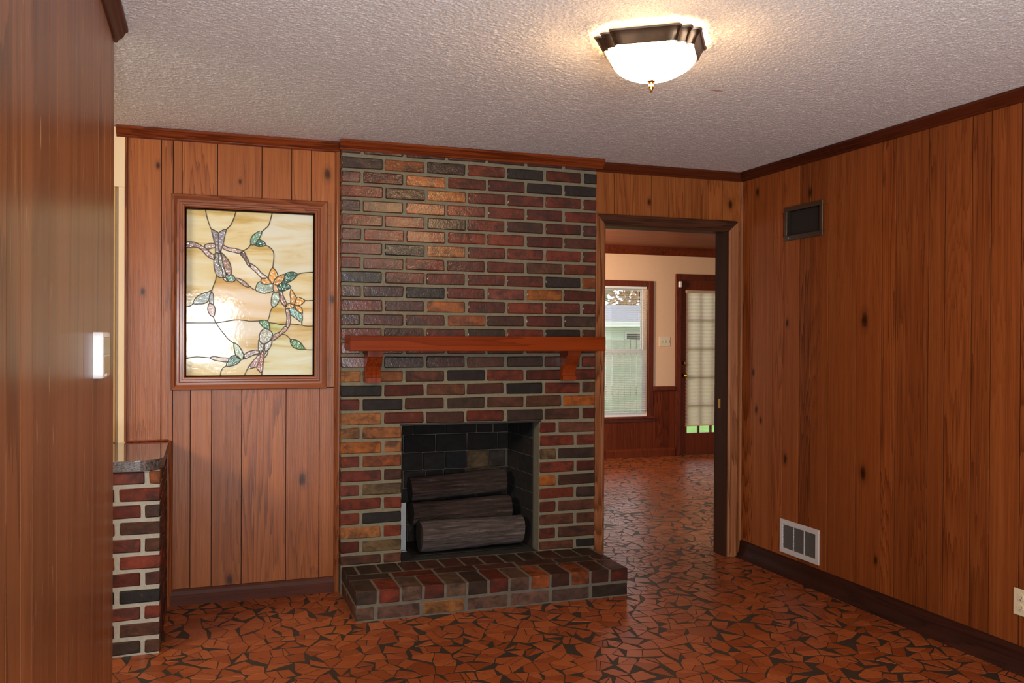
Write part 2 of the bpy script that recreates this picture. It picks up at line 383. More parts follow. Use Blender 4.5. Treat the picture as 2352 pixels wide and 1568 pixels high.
# lit glass bowl
M_BOWL, nt, b = new_mat('lit_frosted_bowl'); b.inputs['Base Color'].default_value = (.9, .82, .66, 1); b.inputs['Roughness'].default_value = .3
b.inputs['Emission Color'].default_value = (1, .62, .28, 1); b.inputs['Emission Strength'].default_value = 72
# logs
M_LOG, nt, b = new_mat('charred_log'); b.inputs['Roughness'].default_value = .55
n1 = noise(nt, pos(nt, (5, 50, 50)), 1, 6, .7, .6); nt.links.new(ramp(nt, n1, [(.35, (.035, .022, .018)), (.6, (.10, .062, .05)), (.75, (.20, .145, .125))]), b.inputs['Base Color'])
nt.links.new(bump(nt, n1, 1.0, .03), b.inputs['Normal'])
M_LOGD = M_LOG.copy(); _r = [n for n in M_LOGD.node_tree.nodes if n.type == 'VALTORGB'][0].color_ramp.elements
for _e, _c in zip(_r, ((.018, .011, .009), (.06, .034, .028), (.12, .075, .062))): _e.color = (*_c, 1)
_r = [n for n in M_LOG.node_tree.nodes if n.type == 'VALTORGB'][0].color_ramp.elements
for _e, _c in zip(_r, ((.045, .032, .03), (.135, .10, .095), (.27, .22, .215))): _e.color = (*_c, 1)
# outdoors
M_GRASS = plain('lawn', (.16, .30, .06), .9, var=.5, vscale=6)
M_FENCE = plain('weathered_fence', (.30, .31, .24), .9, var=.25, vscale=7)
M_ROOF = plain('grey_shingle', (.24, .24, .27), .9, var=.2, vscale=8)
M_SIDING = plain('white_siding', (.75, .77, .76), .7, var=.05)
M_BARK = plain('bark', (.12, .09, .06), .9, var=.3)
M_LEAFG = plain('green_leaves', (.16, .26, .08), .7, var=.4, vscale=5)
M_LEAFO = plain('pale_orange_leaves', (.50, .30, .14), .7, var=.5, vscale=5)

# ------------------------------------------------------------------ room shell
H = 2.44; XL = -3.537; YL = -1.56
fl = MB().box(-7.2, 4.2, -7.4, 4.6, -.12, -.0012).obj('floor', M_GROUT); tag(fl, 'dark grout bed of the terracotta mosaic floor', kind='structure')
cl = MB().box(-7.2, .12, -7.4, .0, H+.006, H+.1).obj('ceiling', M_CEILFLAT); tag(cl, 'white popcorn ceiling with a lamp', kind='structure')
import numpy as np
def popcorn(x0, x1, y0, y1, st):
    """sprayed lumps as real relief over the stretch of ceiling near enough to show them"""
    rg = np.random.default_rng(3); nx, ny = int((x1-x0)/st)+1, int((y1-y0)/st)+1
    def blur(a, sg):
        k = np.exp(-.5*(np.arange(-4, 5)/sg)**2); k /= k.sum()
        for ax in (0, 1): a = sum(np.roll(a, i-4, ax)*k[i] for i in range(9))
        return (a-a.mean())/a.std()
    hgt = np.clip(blur(rg.normal(size=(nx, ny)), .5)+.2*blur(rg.normal(size=(nx, ny)), 1.8), -1.2, 2.6)
    z = H+.003-.0009*(hgt+1.2)
    X, Y = np.meshgrid(np.linspace(x0, x1, nx), np.linspace(y0, y1, ny), indexing='ij')
    co = np.stack([X, Y, z], -1).reshape(-1, 3).astype('f4'); ii = np.arange(nx*ny).reshape(nx, ny)
    q = np.stack([ii[:-1, :-1], ii[:-1, 1:], ii[1:, 1:], ii[1:, :-1]], -1).reshape(-1, 4).astype('i4')
    me = bpy.data.meshes.new('popcorn'); me.vertices.add(len(co)); me.vertices.foreach_set('co', co.ravel())
    me.loops.add(q.size); me.loops.foreach_set('vertex_index', q.ravel()); me.polygons.add(len(q)); me.polygons.foreach_set('loop_start', np.arange(0, q.size, 4, dtype='i4'))
    me.update(calc_edges=True); me.polygons.foreach_set('use_smooth', np.ones(len(q), dtype=bool)); me.materials.append(M_CEIL)
    o = bpy.data.objects.new('popcorn_texture', me); COL.objects.link(o); o.parent = cl; o['kind'] = 'stuff'
popcorn(-3.70, .02, -2.95, .02, .0040)
tag(MB().box(-7.2, 4.2, .0, 4.6, H, H+.1).obj('ceiling_back', M_CEILWOOD), 'dark board ceiling of the back room', kind='structure')

# right wall
wr = MB().box(.012, .12, -7.4, 0, 0, H).obj('wall_right', M_GAP); tag(wr, 'brown plank panelled wall with two vents', kind='structure')
seams = [0, -.124, -.331, -.433, -.583, -.682, -.834, -1.058, -1.24, -1.336, -1.546, -1.643, -1.796, -1.898, -2.049]
while seams[-1] > -7.3: seams.append(max(-7.4, seams[-1]-random.choice((.1, .15, .2, .22))))
VENTS = [(-.448, -.795, 1.965, 2.162), (-.425, -.778, .125, .322)]
HV = (-.425, -.770, 1.995, 2.135)      # opening in the panelling behind the upper vent
for y1, y0 in zip(seams[:-1], seams[1:]):
    g = .0028
    if y1 > HV[1] and y0 < HV[0]:
        m = MB().box(0, .012, y0+g, y1-g, .0, HV[2], .0012).box(0, .012, y0+g, y1-g, HV[3], H, .0012)
        if y1 > HV[0]: m.box(0, .012, HV[0], y1-g, HV[2], HV[3])
        if y0 < HV[1]: m.box(0, .012, y0+g, HV[1], HV[2], HV[3])
    else: m = MB().box(0, .012, y0+g, y1-g, 0, H, .0005)
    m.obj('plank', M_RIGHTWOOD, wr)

# left foreground wall
wl = MB().box(XL-.12, XL-.010, -4.35, YL-.001, 0, H).obj('wall_left', M_GAP); tag(wl, 'tall varnished plywood wall at the near left', kind='structure')
seams = [YL, -1.662, -1.848, -2.024, -2.151, -2.346, -2.606, -2.776, -2.88, -3.055, -3.163, -3.281, -3.40, -3.55, -3.72, -3.84, -4.0, -4.18, -4.35]
for y1, y0 in zip(seams[:-1], seams[1:]): MB().box(XL-.010, XL, y0+.0013, y1-.0013, 0, H, .0005).obj('plank', M_LEFTWOOD, wl)
MB().box(XL-.125, XL-.0005, YL-.001, YL+.004, 0, H).obj('edge_strip', M_LEFTWOOD, wl)

# back wall (around the fireplace and the doorway) with its planks
wb = MB()
wb.box(-3.62, -3.335, .012, .12, 0, H).box(-2.69, -2.545, .012, .12, 0, H).box(-3.335, -2.69, .012, .12, 0, 1.18).box(-3.335, -2.69, .012, .12, 2.05, H)
wb.box(-1.065, -.978, .012, .12, 0, H).box(-.978, -.098, .012, .12, 2.08, H).box(-.098, .12, .012, .12, 0, H).box(-2.545, -1.065, .5, .55, 0, H)
wb = wb.obj('wall_back', M_GAP); tag(wb, 'panelled wall behind the brick fireplace', kind='structure')
ZS = 1.112
GX0, GX1, GZ0, GZ1 = -3.335, -2.689, 1.180, 2.045      # stained glass opening
def plank(x0, x1, z0, z1, mat=M_BACKWOOD):
    g = .0018; m = MB()
    if x1 > GX0 and x0 < GX1 and z1 > GZ0 and z0 < GZ1:
        if z0 < GZ0-.004: m.box(x0+g, x1-g, 0, .012, z0+g, GZ0, .001)
        if z1 > GZ1+.004: m.box(x0+g, x1-g, 0, .012, GZ1, z1-g, .001)
        if x0 < GX0: m.box(x0+g, GX0, 0, .012, max(z0, GZ0), min(z1, GZ1))
        if x1 > GX1: m.box(GX1, x1-g, 0, .012, max(z0, GZ0), min(z1, GZ1))
    else: m.box(x0+g, x1-g, 0, .012, z0+g, z1-g, .0005)
    return m.obj('plank', mat, wb)
plank(-3.62, -3.454, 0, H); plank(-3.454, -3.398, 0, H)
for a, c_ in zip((-3.398, -3.356, -3.182, -2.959, -2.806, -2.703), (-3.356, -3.182, -2.959, -2.806, -2.703, -2.55)): plank(a, c_, ZS, H)
for a, c_ in zip((-3.398, -3.312, -3.208, -3.058, -2.831, -2.656), (-3.312, -3.208, -3.058, -2.831, -2.656, -2.55)): plank(a, c_, 0, ZS)
xs = [-1.065, -.901, -.795, -.649, -.528, -.418, -.243, -.142, 0]
for a, c_ in zip(xs[:-1], xs[1:]): plank(a, c_, 2.075 if c_ > -.95 else 0, H)
MB().box(-1.063, -.962, 0, .012, 0, 2.074).obj('plank', M_BACKWOOD, wb); MB().box(-.114, 0, 0, .012, 0, 2.074).obj('plank', M_BACKWOOD, wb)

# kitchen side
wk = MB().box(-7.2, -3.655, .03, .12, 0, H).box(-3.655, -3.62, .0, .12, 0, H).obj('wall_kitchen', M_CREAM); tag(wk, 'cream painted kitchen wall beyond the counter', kind='structure')
MB().box(-3.70, -3.626, -.006, .022, 2.137, H-.002).obj('header_board', M_CREAM, wk)
MB().box(-3.72, -3.668, -.004, .03, .85, 2.137, .003).obj('jamb_strip', plain('honey_trim', (.55, .36, .14), .4, var=.1), wk)
tag(MB().box(-7.3, -7.2, -7.4, .12, 0, H).obj('wall_kitchen_end', M_DRYWALL), kind='structure')
rear = MB().box(-7.2, -4.2, -7.5, -7.4, 0, H).box(-2.5, .12, -7.5, -7.4, 0, H).box(-4.2, -2.5, -7.5, -7.4, 0, .7).box(-4.2, -2.5, -7.5, -7.4, 2.05, H)
tag(rear.obj('wall_rear', M_DRYWALL), 'plain wall behind the camera with a window', kind='structure')
# back room shell
W2Y = 4.36
tag(MB().box(-3.2, -3.1, .12, W2Y, 0, H).obj('wall_back_room_left', M_DRYWALL), kind='structure')
tag(MB().box(3.3, 3.4, .12, W2Y, 0, H).obj('wall_back_room_right', M_DRYWALL), kind='structure')
wf = MB()
WX0, WX1, WZ0, WZ1 = .80, 1.645, .47, 1.985     # window opening
DX0, DX1, DZ1 = 2.075, 2.96, 2.075              # door opening
for (x0, x1, z0, z1) in ((-3.2, WX0, 0, H), (WX1, DX0, 0, H), (DX1, 3.4, 0, H), (WX0, WX1, 0, WZ0), (WX0, WX1, WZ1, H), (DX0, DX1, DZ1, H)):
    wf.box(x0, x1, W2Y, W2Y+.12, z0, z1)
wf = wf.obj('wall_far', M_PEACH); tag(wf, 'peach cream wall of the back room', kind='structure')
x = -.6
while x < 2.0:
    x2 = min(x+random.choice((.08, .1, .13)), 2.0)
    top = .79
    if x2 > WX0-.06 and x < WX1+.06: top = .79 if x > WX1 else .41
    MB().box(x+.001, x2-.001, W2Y-.012, W2Y, 0, top, .001).obj('plank', M_WAINSCOT, wf); x = x2
MB().box(1.71, 2.005, W2Y-.03, W2Y, .765, .82, .008).obj('chair_rail', M_DARKWOODX, wf)
tag(MB().prism([(0, 0), (.018, 0), (.018, .075), (.010, .095), (0, .1)], (-3.1, W2Y-.012, 0), (2.0, W2Y-.012, 0), (0, -1, 0), (0, 0, 1)).obj('baseboard_far', M_WAINSCOT), kind='structure')
tag(MB().prism([(0, 0), (.012, 0), (.055, .06), (.055, .085), (0, .085)], (-3.1, W2Y, H-.085), (3.3, W2Y, H-.085), (0, -1, 0), (0, 0, 1)).obj('trim_1', M_DARKWOODX), 'dark crown strip over the peach wall', kind='structure')

# crowns, baseboards, corner strips
CROWN = [(0, 0), (.008, 0), (.012, .004), (.014, .010), (.022, .014), (.030, .024), (.036, .036), (.044, .040), (.044, .052), (0, .052)]
def crown(name, p0, p1, out, mat, label):
    o = MB().prism(CROWN, (*p0, H-.052), (*p1, H-.052), out, (0, 0, 1)).obj(name, mat, smooth=True); return tag(o, label, kind='structure')
FX0, FX1, FY = -2.552, -1.055, -.081
crown('trim_2', (-3.665, 0), (FX0, 0), (0, -1, 0), M_TRIM, 'reddish crown moulding above the left panelling')
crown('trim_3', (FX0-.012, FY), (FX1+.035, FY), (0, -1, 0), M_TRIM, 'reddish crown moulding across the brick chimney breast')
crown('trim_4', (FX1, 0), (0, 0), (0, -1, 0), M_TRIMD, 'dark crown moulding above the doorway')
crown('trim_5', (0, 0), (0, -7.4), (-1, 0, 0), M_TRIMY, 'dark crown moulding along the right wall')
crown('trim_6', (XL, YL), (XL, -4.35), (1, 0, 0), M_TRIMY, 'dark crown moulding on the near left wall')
def quarter(name, x, y, z0, z1, r, sx, sy, mat, label=None):
    p = [(0, 0)] + [(r*math.cos(a)*sx, r*math.sin(a)*sy) for a in [PI/2*k/5 for k in range(6)]]
    return tag(MB().prism(p, (x, y, z0), (x, y, z1), (1, 0, 0), (0, 1, 0)).obj(name, mat, smooth=True), label, kind='structure')
quarter('trim_7', FX0, 0, .0, H-.05, .026, -1, -1, M_TRIMZ, 'rounded upright strip where panelling meets the brick')
quarter('trim_8', 0, 0, .0, H-.05, .014, -1, -1, M_CASE, 'thin upright strip in the right room corner')
quarter('trim_9', -3.42, 0, .0, .85, .022, 1, -1, M_TRIMZ, 'upright strip beside the brick half wall')
MB_ = MB().box(-3.626, -3.612, -.012, .01, .85, H-.05, .004); tag(MB_.obj('trim_10', M_TRIMZ), 'narrow upright strip at the left panelling edge', kind='structure')
BASEP = [(0, 0), (.016, 0), (.016, .055), (.012, .072), (.006, .082), (0, .084)]
tag(MB().prism(BASEP, (-3.41, 0, 0), (FX0, 0, 0), (0, -1, 0), (0, 0, 1)).obj('baseboard_back', M_BASE), 'dark reddish baseboard under the left panelling', kind='structure')
tag(MB().prism([(0, 0), (.05, 0), (.034, .012), (.02, .03), (.014, .06), (.012, .1), (0, .104)], (0, -.02, 0), (0, -7.4, 0), (-1, 0, 0), (0, 0, 1)).obj('baseboard_right', M_BASEY, smooth=True), 'dark coved baseboard along the right wall', kind='structure')
tag(MB().prism(BASEP, (XL, YL, 0), (XL, -4.35, 0), (1, 0, 0), (0, 0, 1)).obj('baseboard_left', M_BASEY), kind='structure')

# cased doorway
dr = MB().box(-.115, -.095, -.004, .124, 0, 2.07).obj('door_1', M_JAMB); tag(dr, 'cased opening with dark wood trim beside the fireplace', kind='structure')
MB().box(-.98, -.96, -.004, .124, 0, 2.07).obj('jamb', M_JAMB, dr)
MB().box(-.98, -.095, -.004, .124, 2.065, 2.085).obj('head_jamb', M_CASEDARK, dr)
CAS = [(0, 0), (.066, 0), (.066, .020), (.060, .024), (.040, .020), (.018, .014), (.014, .016), (.004, .012), (0, .010)]
MB().prism([(u, v) for u, v in CAS], (-.964, 0, .0), (-.964, 0, 2.135), (-1, 0, 0), (0, -1, 0)).obj('casing', M_CASE, dr)
MB().prism([(u, v) for u, v in CAS], (-.100, 0, .0), (-.100, 0, 2.135), (1, 0, 0), (0, -1, 0)).obj('casing', M_CASE, dr)
m = MB(); n_ = len(CAS)
m.loft([[(-.962-u, -v-.0008, 2.068+u) for u, v in CAS], [(-.102+u, -v-.0008, 2.068+u) for u, v in CAS]]); m.obj('head_casing', M_CASEDARK, dr)
MB().box(-.118, -.114, .05, .075, .94, 1.0).obj('strike_plate', M_BRASS, dr)

# ------------------------------------------------------------------ mosaic floor shards
def clip(poly, nx, ny, d):
    out = []
    for i in range(len(poly)):
        a, b_ = poly[i], poly[(i+1) % len(poly)]
        da = a[0]*nx+a[1]*ny-d; db = b_[0]*nx+b_[1]*ny-d
        if da <= 0: out.append(a)
        if (da < 0 < db) or (db < 0 < da):
            t = da/(da-db); out.append((a[0]+(b_[0]-a[0])*t, a[1]+(b_[1]-a[1])*t))
    return out
def parea(p): return .5*sum(p[i][0]*p[(i+1) % len(p)][1]-p[(i+1) % len(p)][0]*p[i][1] for i in range(len(p)))
def inset(poly, d):
    out = poly
    n = len(poly)
    for i in range(n):
        a, b_ = poly[i], poly[(i+1) % n]
        ex, ey = b_[0]-a[0], b_[1]-a[1]; L = math.hypot(ex, ey)
        if L < 1e-6: continue
        nx, ny = ey/L, -ex/L
        out = clip(out, nx, ny, a[0]*nx+a[1]*ny-d)
        if len(out) < 3: return []
    return out
rt = random.Random(11)
SP = .083
ix0, ix1, iy0, iy1 = int(-4.3/SP), int(3.3/SP), int(-4.6/SP), int(4.4/SP)
seed = {(i, j): ((i+.5+rt.uniform(-.47, .47))*SP, (j+.5+rt.uniform(-.47, .47))*SP) for i in range(ix0-3, ix1+3) for j in range(iy0-3, iy1+3)}
cells = []
for i in range(ix0, ix1):
    for j in range(iy0, iy1):
        x, y = seed[(i, j)]
        if y > .06 and x < -1.2: continue
        if y < .06 and x > 0: continue
        if y > .06 and x > (y+.4)*.62+.6: continue
        if x < -3.55 and y < -2.2: continue
        p = [(x-.25, y-.25), (x+.25, y-.25), (x+.25, y+.25), (x-.25, y+.25)]
        for di in (-2, -1, 0, 1, 2):
            for dj in (-2, -1, 0, 1, 2):
                if di == 0 and dj == 0: continue
                q = seed[(i+di, j+dj)]; nx, ny = q[0]-x, q[1]-y; L = math.hypot(nx, ny); nx /= L; ny /= L
                p = clip(p, nx, ny, nx*(x+q[0])/2+ny*(y+q[1])/2)
        # terracotta shards: few straight sides, so drop the weakest corners and split some cells
        todo = [p]
        if abs(parea(p)) > .0062 and rt.random() < .6 or rt.random() < .14:
            a = rt.uniform(0, PI); nx, ny = math.cos(a), math.sin(a); d = nx*x+ny*y+rt.uniform(-.012, .012)
            todo = [clip(p, nx, ny, d), clip(p, -nx, -ny, -d)]
        for q in todo:
            keep = rt.choice((3, 3, 4, 4, 4, 5))
            while len(q) > keep:
                ar = [abs(parea([q[k-1], q[k], q[(k+1) % len(q)]])) for k in range(len(q))]
                k = ar.index(min(ar)); q = q[:k]+q[k+1:]
            q = inset(q, rt.uniform(.0012, .0032))
            if len(q) >= 3 and abs(parea(q)) > .0004: cells.append(q)
def tile_mesh(mb, q, tone):
    n = len(q); z = rt.uniform(-.0002, .0002); cx = sum(a for a, _ in q)/n; cy = sum(b_ for _, b_ in q)/n
    k = 1-.0006/max(.02, math.sqrt(abs(parea(q))))*2
    top = [(cx+(a-cx)*k, cy+(b_-cy)*k, z) for a, b_ in q]; mid = [(a, b_, z-.0005) for a, b_ in q]; bot = [(a, b_, -.004) for a, b_ in q]
    vs = bot+mid+top; fs = [tuple(range(2*n, 3*n))]
    for lv in (0, n):
        for i in range(n): fs.append((lv+i, lv+(i+1) % n, lv+n+(i+1) % n, lv+n+i))
    mb.add(vs, fs, tone)
def shown(q):
    n = len(q); c = Vector((sum(a for a, _ in q)/n, sum(b_ for _, b_ in q)/n, 0)); d = c-CAM_LOC; z = d.dot(FWD)
    if z < .3: return 0
    sx, sy = d.dot(RGT)/z*FPX, -d.dot(UP)/z*FPX
    if abs(sx) > 1170 or abs(sy) > 780: return 0
    if c.x < -3.43 and c.y > -.75: return 0
    if c.x < XL and c.y < YL: return 0
    if -2.54 < c.x < -1.08 and c.y > -.57: return 0
    if sx < -905: return 0
    if c.y > 0 and not (214 < sx < 490): return 0
    return abs(parea(q))*1.39/z**3
order = sorted(range(len(cells)), key=lambda k: -shown(cells[k]))
for k in order[:300]:
    mb = MB(); tile_mesh(mb, cells[k], rt.random()); mb.obj('tile', M_TILE, fl, fix=False)
mb = MB()
for k in order[300:]: tile_mesh(mb, cells[k], rt.random())
mb.obj('tile_field', M_TILE, fl, kind='stuff', fix=False)

# ------------------------------------------------------------------ fireplace
BC = {'R': (.098, .018, .0075), 'r': (.062, .011, .005), 'P': (.092, .022, .015), 'p': (.052, .017, .013), 'K': (.011, .009, .0085), 'k': (.028, .016, .011),
      'B': (.068, .025, .013), 'b': (.045, .016, .009), 'O': (.22, .066, .010), 'o': (.145, .038, .009), 'T': (.20, .080, .024), 't': (.14, .052, .017), 'G': (.080, .055, .024), 'D': (.078, .042, .030), 'd': (.055, .034, .026)}
ROWS = ['kokRKrK', 'PrORrKK', 'RbOrRRr', 'pBoRRrR', 'RRkRbrp', 'PRRRRrb', 'PKTRRRR', 'RPRrrBR', 'KRRRrKo', 'BpKrPOr', 'RpOrRRr', 'prrobrk', 'RbRkRKb', 'PRrRbRr',  # orange tints at upper left paint in the ceiling lamp's glare
        'PbbBkpR', 'TtBKRrR', 'KrBbKRB', 'RKbkBBO', 'TrbrkBr']
LEFTF = ['TT', 'OT', 'Ro', 'Rb', 'PG', 'RR', 'RK', 'TR', 'rG', 'bB', 'Bp']
RIGHTF = ['rB', 'RR', 'Gk', 'Rr', 'Ob', 'Rk', 'RB', 'BB', 'Rb', 'BK', 'GB']
fire = empty('fireplace', ((FX0+FX1)/2, FY, 0), 'tall red and black brick fireplace with raised hearth', 'fireplace')
OX0, OX1, OZ1, HZ = -2.220, -1.410, .905, .150
ms = MB(); D = .005
ms.box(FX0+.004, OX0, FY+D, .5, 0, H).box(OX1, FX1-.004, FY+D, .5, 0, H).box(OX0, OX1, FY+D, .5, OZ1, H)
ms.obj('mortar', M_MORTAR, fire)
MB().box(OX0-.01, OX1+.01, FY-.004, FY+.05, OZ1-.006, OZ1+.004, .001).obj('lintel', M_IRON, fire)
rb = random.Random(5)
def brick(x0, x1, y0, y1, z0, z1, col, mat=None, parent=None, name='brick', bev=.0055, jit=.0017):
    st = random.getstate(); random.seed(rb.random()); 
    o = MB().box(x0, x1, y0, y1, z0, z1, bev, jit).obj(name, mat or M_BRICK, parent or fire, smooth=True); random.setstate(st)
    v = rb.uniform(.8, 1.25); o.color = (*[c*v*rb.uniform(.94, 1.06) for c in col], 1); return o
PT, BL, JT, BH = .0769, .2353, .0155, .0615
z_top = 2.354
def course_bricks(k):
    z1 = z_top+.003-PT*k; return z1-BH, z1
# partly hidden top course under the crown
for i in range(7):
    x0 = FX0-.118+BL*i
    brick(max(x0, FX0)+.001, min(x0+BL-JT, FX1-.001), FY, FY+.05, z_top+.020, z_top+.076, BC['p'])
for k, row in enumerate(ROWS):
    z0, z1 = course_bricks(k); off = 0 if k % 2 == 0 else -.1175
    xsr = FX0+off
    for i, ch in enumerate(row):
        a, c_ = max(xsr+BL*i, FX0), min(xsr+BL*(i+1)-JT, FX1)
        if i == 6: c_ = FX1
        if c_-a < .03: continue
        dull = M_BRICK if k < 15 else M_BRICKDULL
        dx = rb.uniform(-.003, .003); dz = rb.uniform(-.0015, .0015)
        brick(a+(0 if a == FX0 else dx), c_+(0 if c_ == FX1 else dx), FY-rb.uniform(0, .003), FY+.05, z0+dz, z1+dz, BC[ch], dull)
for i, (lf, rf) in enumerate(zip(LEFTF, RIGHTF)):
    k = 19+i
    if k > 28: break
    z0, z1 = course_bricks(k); z0 = max(z0, HZ+.004)
    wl_ = .1175-JT if k % 2 else BL-JT
    brick(FX0, FX0+wl_, FY, FY+.09, z0, z1, BC[lf[0]], M_BRICKDULL); brick(FX0+wl_+JT, OX0, FY, FY+.09, z0, z1, BC[lf[1]], M_BRICKDULL)
    wr_ = .105 if k % 2 else BL-JT
    brick(OX1+.004, OX1+wr_, FY, FY+.09, z0, z1, BC[rf[0]], M_BRICKDULL); brick(OX1+wr_+JT, FX1, FY, FY+.09, z0, z1, BC[rf[1]], M_BRICKDULL)
# firebox
BXR, BXL, BY = -1.440, -2.185, .385
fb = MB()
fb.add([(OX0, FY+.09, 0), (BXL, BY+.01, 0), (BXL, BY+.01, 1.1), (OX0, FY+.09, 1.1)], [(0, 1, 2, 3)])
fb.add([(BXL-.02, BY+.01, 0), (BXR+.02, BY+.01, 0), (BXR+.02, BY+.01, 1.1), (BXL-.02, BY+.01, 1.1)], [(0, 1, 2, 3)])
fb.add([(OX1, FY+.09, 0), (BXR, BY+.01, 0), (BXR, BY+.01, 1.1), (OX1, FY+.09, 1.1)], [(3, 2, 1, 0)])
fb.add([(OX0-.03, FY+.02, .98), (OX1+.03, FY+.02, .98), (BXR+.03, BY+.02, .98), (BXL-.03, BY+.02, .98)], [(0, 1, 2, 3)])
fb.obj('firebox_lining', plain('smoky_mortar', (.075, .062, .05), .9, var=.6, vscale=14), fire, fix=False)
MB().box(OX0+.004, OX1-.004, FY+.02, BY+.02, .04, HZ-.001).obj('firebox_floor', M_BLACK, fire)
fcol = [(.014, .013, .013), (.02, .017, .016), (.03, .024, .02), (.011, .012, .013), (.045, .033, .022)]
z = HZ; r = 0
while z < .97:
    z1 = z+.108; x = BXL-(.06 if r % 2 else 0)
    while x < BXR:
        x2 = min(x+rb.choice((.11, .14, .2)), BXR); a = max(x, BXL)
        if x2-a > .03:
            c_ = fcol[rb.randrange(5)] if z < .62 else (.009, .008, .008)
            if r in (3, 4) and -1.78 < a < -1.58 and (r == 3 or a < -1.7): c_ = (.085, .055, .028)
            brick(a, x2-.007, BY-rb.uniform(0, .004), BY+.03, z, z1-.006, c_, M_FIREBRICK, name='firebrick', bev=.004)
        x = x2
    # right cheek, following its splay
    y = FY+.10-(.07 if r % 2 else 0)
    while y < BY:
        y2 = min(y+.2, BY); a = max(y, FY+.1)
        if y2-a > .03:
            fx = lambda yy: OX1+(BXR-OX1)*(yy-FY-.09)/(BY-FY-.09)
            mb = MB(); mb.loft([[(fx(a)-.006, a, z), (fx(a)-.006, a, z1-.006), (fx(a)+.03, a, z1-.006), (fx(a)+.03, a, z)], [(fx(y2)-.006, y2-.007, z), (fx(y2)-.006, y2-.007, z1-.006), (fx(y2)+.03, y2-.007, z1-.006), (fx(y2)+.03, y2-.007, z)]])
            o = mb.obj('firebrick', M_FIREBRICK, fire); o.color = (*fcol[rb.choice((0, 0, 1, 3))], 1)
        y = y2
    z = z1; r += 1
# raised hearth
HX0, HX1, HY = -2.546, -1.083, -.572
MB().box(HX0+.003, HX1-.003, HY+.003, FY+.02, 0, HZ-.003).obj('hearth_bed', M_HMORTAR, fire)
n = 13; wd = (HX1-HX0+.012)/n
tops = 'kRDrDkrDobobr'
for i in range(n):
    a = HX0+wd*i; brick(a, a+wd-.012, HY, HY+.2, .083, HZ+rb.uniform(-.002, .002), BC[tops[i]], M_BRICKDULL, name='hearth_brick', bev=.004, jit=.001)
lows = 'DDTDDdk'; x = HX0
for i, ch in enumerate(lows):
    x2 = min(x+(.105 if i == 0 else .2295), HX1+.014); brick(x, x2-.016, HY+.001, HY+.09, .006, .070, BC[ch], M_BRICKDULL, name='hearth_brick', bev=.004, jit=.001); x = x2
x = HX0
while x < HX1-.05:
    x2 = min(x+.2295, HX1+.012); brick(x, x2-.012, HY+.212, HY+.305, .083, HZ+rb.uniform(-.002, .002), BC[rb.choice('bbkkrb')], M_BRICKDULL, name='hearth_brick', bev=.004, jit=.001); x = x2
x = HX0-.04
while x < HX1-.02:
    a, x2 = max(x, HX0), min(x+.115, HX1+.012)
    if x2-a > .04: brick(a, x2-.012, HY+.317, FY-.004, .083, HZ+rb.uniform(-.002, .002), BC[rb.choice('bkkbrkb')], M_BRICKDULL, name='hearth_brick', bev=.004, jit=.001)
    x += .115
for y in (HY+.1, HY+.31): brick(HX0, HX0+.09, y, min(y+.2, FY-.004), .006, .066, BC['B'], M_BRICKDULL, name='hearth_brick', bev=.004, jit=.001); 
for y in (HY+.1, HY+.31): brick(HX1-.09, HX1, y, min(y+.2, FY-.004), .006, .066, BC['b'], M_BRICKDULL, name='hearth_brick', bev=.004, jit=.001)
under(fire)

# mantel shelf
mt = empty('mantel_shelf', (-1.81, FY, 1.31), 'plain reddish brown wooden mantel shelf on two corbels', 'mantel')
MB().box(-2.534, -1.086, -.283, FY-.003, 1.314, 1.394, .0025).obj('shelf', M_MANTEL, mt)
CP = [(0, 1.313), (-.118, 1.313), (-.118, 1.283), (-.104, 1.283), (-.096, 1.268), (-.080, 1.248), (-.060, 1.228), (-.046, 1.206), (-.036, 1.184), (-.032, 1.168), (-.046, 1.168), (-.046, 1.140), (0, 1.140)]
for cx in (-2.428, -1.284):
    MB().loft([[(cx, FY-.003+y, z) for y, z in CP], [(cx+.082, FY-.003+y, z) for y, z in CP]]).obj('corbel', M_CORBEL, mt)
under(mt)

# logs
def log(p0, p1, r0, r1, label, seed_):
    rl = random.Random(seed_); p0, p1 = Vector(p0), Vector(p1); t = (p1-p0).normalized(); a = t.cross(Vector((0, 0, 1))).normalized(); b_ = a.cross(t)
    o = empty('fire_log', (p0+p1)/2, label, 'log', 'logs in the firebox'); S, K = 14, 18; rings = []
    lob = [rl.uniform(-.08, .08) for _ in range(5)]
    for i in range(S):
        f = i/(S-1); rr = r0+(r1-r0)*f; c = p0.lerp(p1, f)
        rings.append([c+(a*math.cos(2*PI*k/K)+b_*math.sin(2*PI*k/K))*rr*(1+lob[0]*math.cos(2*2*PI*k/K+f)+lob[1]*math.sin(3*2*PI*k/K-f)+lob[2]*.6*math.sin(6*f)+rl.uniform(-.035, .035)) for k in range(K)])
    MB().loft(rings, False, False).obj('bark', M_LOG if seed_ < 2 else M_LOGD, o, smooth='all')
    endm = plain('log_end', (.035, .022, .016), .8, var=.4, vscale=40)
    for rg, c in ((rings[0], p0), (rings[-1], p1)):
        MB().add([c]+rg, [(0, 1+k, 1+(k+1) % K) for k in range(K)]).obj('cut_end', endm, o)
    under(o); return o
log((-2.085, .055, .256), (-1.465, .085, .254), .082, .080, 'lowest grey charred log at the front of the firebox', 1)
log((-2.105, .185, .362), (-1.50, .200, .366), .069, .071, 'middle reddish charred log lying on the front log', 2)
log((-2.09, .285, .482), (-1.50, .298, .512), .066, .068, 'dark rear log, topmost of the three', 3)
tag(MB().box(-2.13, -1.47, .02, .33, HZ+.001, HZ+.006, .002).obj('burner_pan', M_IRON), 'black metal pan under the logs', 'pan')
